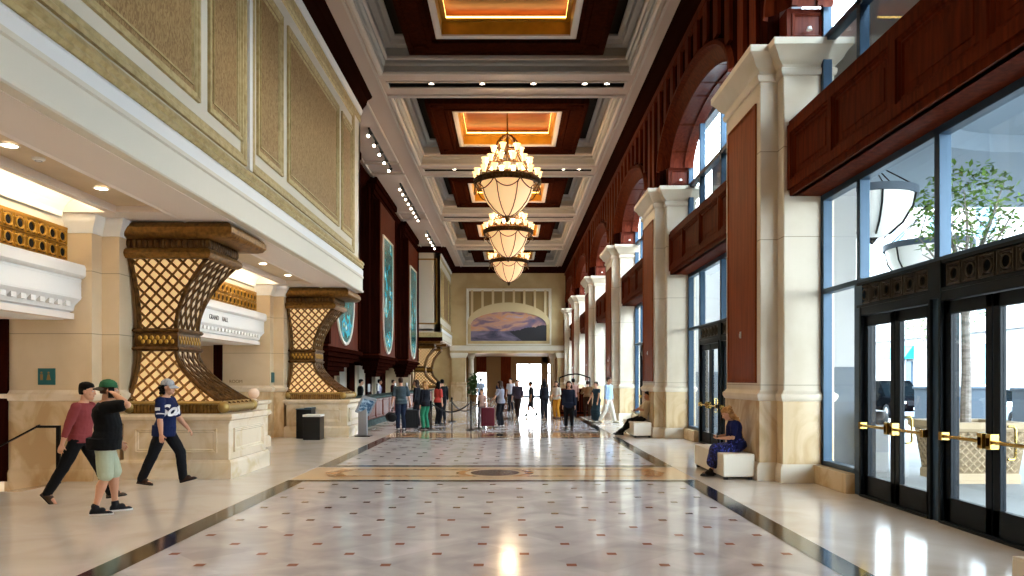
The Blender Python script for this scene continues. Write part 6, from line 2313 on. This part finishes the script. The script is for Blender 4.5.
# 5: man slouched on the second bench
person('man in beige shirt and black trousers slouching on the second bench', (4.05, 22.35, 0), R90, h=1.74, pelvis=(0, -0.02, 0.55), lean=-16,
       feet=((-0.05, 0.78, 0.0), (0.16, 0.62, 0)), knee_pole=(0, 0.3, 1), hands=((-0.05, 0.18, 0.80), (0.08, 0.24, 0.76)), elbow_pole=((-1, -0.5, -0.2), (1, -0.5, -0.2)), head=(0, -8),
       hair='black', top='#c9b795', sleeve=0.8, bottom='#101114', shoes='#1b1512', skin=1)

# the standing and walking crowd: px in the photo gave x, y of each
crowd = [
 dict(label='person in dark jacket and blue denim front standing alone in mid hall', loc=(1.95, 24.4, 0), rz=PI - 0.15, h=1.66, top='#202a40', sleeve=1.8, bottom='#14151a', legs='crop', shoes='#2a1a16', hair='brown', female=True, toplen=0.12, hairlen=0.05),
 dict(label='man in light blue shirt and white trousers walking beside the pillars', loc=(3.82, 28.6, 0), rz=R90 * 2.6, h=1.82, top='#a9c2e0', sleeve=1.7, bottom='#d9d2c4', shoes='#c9b89a', hair='brown', feet=((-0.1, 0.25, 0), (0.1, -0.3, 0.05)), footpitch=(0, 25), pelvis=(0, 0, 0.92)),
 dict(label='woman in long dark teal dress walking with the man in light blue shirt', loc=(3.42, 28.9, 0), rz=R90 * 1.4, h=1.62, top='#2a3e4a', sleeve=0.3, bottom='#2a3e4a', legs='none', skirt=1.7, shoes='#d8d2c8', hair='brown', female=True, hands=((-0.25, 0.2, 0.85), (0.25, 0.25, 0.9))),
 dict(label='woman in mustard trousers and white blouse near the queue', loc=(2.02, 32.0, 0), rz=R90 * 1.6, h=1.64, top='#ddd6cc', sleeve=0.9, bottom='#c98d2e', shoes='#7a4a2a', hair='brown', hairlen=0.12, female=True, hands=((-0.15, 0.28, 1.05), (0.15, 0.28, 1.05))),
 dict(label='man in pale pink shirt standing before the dark concierge stand', loc=(2.85, 33.2, 0), rz=0.2, h=1.76, top='#d2a9a0', sleeve=0.8, bottom='#2a2c3c', shoes='#2a1a16', hair='black', skin=1),
 dict(label='person in brown top leaning on the dark concierge stand', loc=(3.5, 33.4, 0), rz=-0.2, h=1.7, lean=24, top='#8a6b4c', sleeve=0.9, bottom='#3a2418', shoes='#2a1a16', hair='brown', hands=((-0.2, 0.45, 1.15), (0.2, 0.45, 1.15))),
 dict(label='person in dark clothes standing left of the woman in mustard trousers', loc=(1.45, 31.5, 0), rz=0.4, h=1.66, top='#15161c', sleeve=1.6, bottom='#1a1b22', hair='black', hairlen=0.1, female=True),
 dict(label='person in charcoal top walking before the bright far doorway', loc=(0.95, 33.5, 0), rz=R90, h=1.62, top='#1d1a20', sleeve=0.8, bottom='#251c1c', legs='short', hair='black', female=True, feet=((-0.08, 0.24, 0), (0.08, -0.24, 0.05)), footpitch=(0, 25), skin=1, shoes='#2b2422'),
 dict(label='person in plum jacket walking left of the bright far doorway', loc=(0.30, 32.0, 0), rz=2.8, h=1.7, top='#3c3340', sleeve=1.3, bottom='#2a2020', hair='brown', feet=((-0.08, 0.2, 0), (0.08, -0.2, 0.04)), footpitch=(0, 20)),
 dict(label='woman in grey tee shirt and black trousers beside the maroon suitcase', loc=(-0.36, 26.3, 0), rz=1.0, h=1.66, top='#8d8f9c', sleeve=0.6, bottom='#16171e', shoes='#e0dcd8', hair='brown', hairlen=0.16, female=True, hands=((-0.3, 0.28, 0.98), (0.22, 0.1, 0.85))),
 dict(label='child in pale top standing behind the maroon suitcase', loc=(-1.1, 27.6, 0), rz=2.9, h=1.35, top='#c9a79b', sleeve=0.6, bottom='#6f6a70', hair='brown', female=True),
 dict(label='man in pale blue shirt far off at the left of the lobby opening', loc=(-1.9, 46.0, 0), rz=0.0, h=1.78, top='#8fa3bd', sleeve=0.7, bottom='#2b3040', hair='black'),
 dict(label='man in white shirt in the far crowd right of the grey tee woman', loc=(0.0, 40.0, 0), rz=2.6, h=1.78, top='#d6d8e0', sleeve=0.7, bottom='#20222c', hair='black'),
 dict(label='woman in navy dress in the far crowd at the lobby opening', loc=(-0.7, 44.0, 0), rz=0.4, h=1.64, top='#20243c', sleeve=0.5, bottom='#20243c', legs='none', skirt=1.2, hair='brown', female=True, hairlen=0.1),
 dict(label='man in slate tee shirt and jeans seen from behind at the reception desk', loc=(-3.75, 24.75, 0), rz=0.35, h=1.78, bulk=1.05, top='#3c4a52', sleeve=0.8, bottom='#1d2840', shoes='#d4d2d0', hair='brown', hands=((-0.30, 0.1, 0.85), (0.32, 0.0, 0.85)), toplen=0.06),
 dict(label='woman in dark jacket and green trousers in the reception queue', loc=(-2.95, 25.1, 0), rz=0.9, h=1.66, top='#171922', sleeve=1.8, bottom='#2f8a68', shoes='#2a2426', hair='blonde', hairlen=0.14, female=True, toplen=0.1),
 dict(label='person in black coat at the reception queue, behind the black rolling suitcase', loc=(-3.5, 27.2, 0), rz=1.2, h=1.7, top='#14151b', sleeve=1.8, bottom='#1b1c24', hair='brown', hairlen=0.08, female=True, toplen=0.14),
 dict(label='person in coral red top right of the woman in green trousers', loc=(-2.78, 27.6, 0), rz=-0.8, h=1.64, top='#c8473f', sleeve=0.9, bottom='#1a1b22', hair='black', hairlen=0.2, female=True),
 dict(label='person in black suit behind the rope barrier in the queue', loc=(-2.85, 30.2, 0), rz=0.5, h=1.72, top='#101116', sleeve=1.8, bottom='#14151a', hair='black'),
 dict(label='clerk in black jacket behind the reception desk, nearest of the staff', loc=(-6.45, 31.0, 0), rz=-1.2, h=1.72, top='#121318', sleeve=1.8, bottom='#14151a', hair='black'),
 dict(label='clerk in lilac shirt behind the reception desk', loc=(-6.45, 35.4, 0), rz=-1.4, h=1.72, top='#8f8cab', sleeve=1.4, bottom='#14151a', hair='black', skin=1),
 dict(label='clerk in dark red vest behind the far half of the reception desk', loc=(-6.45, 39.5, 0), rz=-1.4, h=1.7, top='#4a1a1e', sleeve=1.4, bottom='#14151a', hair='brown'),
 dict(label='woman in black dress standing in the far crowd behind the mustard trousers', loc=(2.35, 37.5, 0), rz=2.4, h=1.64, top='#17161c', sleeve=0.5, bottom='#17161c', legs='none', skirt=1.1, hair='black', female=True, hairlen=0.12),
 dict(label='man in tan jacket standing in the far crowd at right', loc=(1.9, 41.0, 0), rz=0.4, h=1.76, top='#7b6248', sleeve=1.8, bottom='#26221f', hair='brown'),
]
for d in crowd:
    d = dict(d)
    person(d.pop('label'), d.pop('loc'), d.pop('rz'), **d)

# bake the soft surfaces to plain meshes
bpy.context.view_layer.update()
dg = bpy.context.evaluated_depsgraph_get()
baked = []
for o in BAKE:
    baked.append(bpy.data.meshes.new_from_object(o.evaluated_get(dg), preserve_all_data_layers=True, depsgraph=dg))
for o, me in zip(BAKE, baked):
    old = o.data
    mats_ = [s_.material for s_ in o.material_slots]
    o.modifiers.clear()
    o.data = me
    if not me.materials:
        for q in mats_: me.materials.append(q)
    for pgn in me.polygons:
        pgn.use_smooth = True
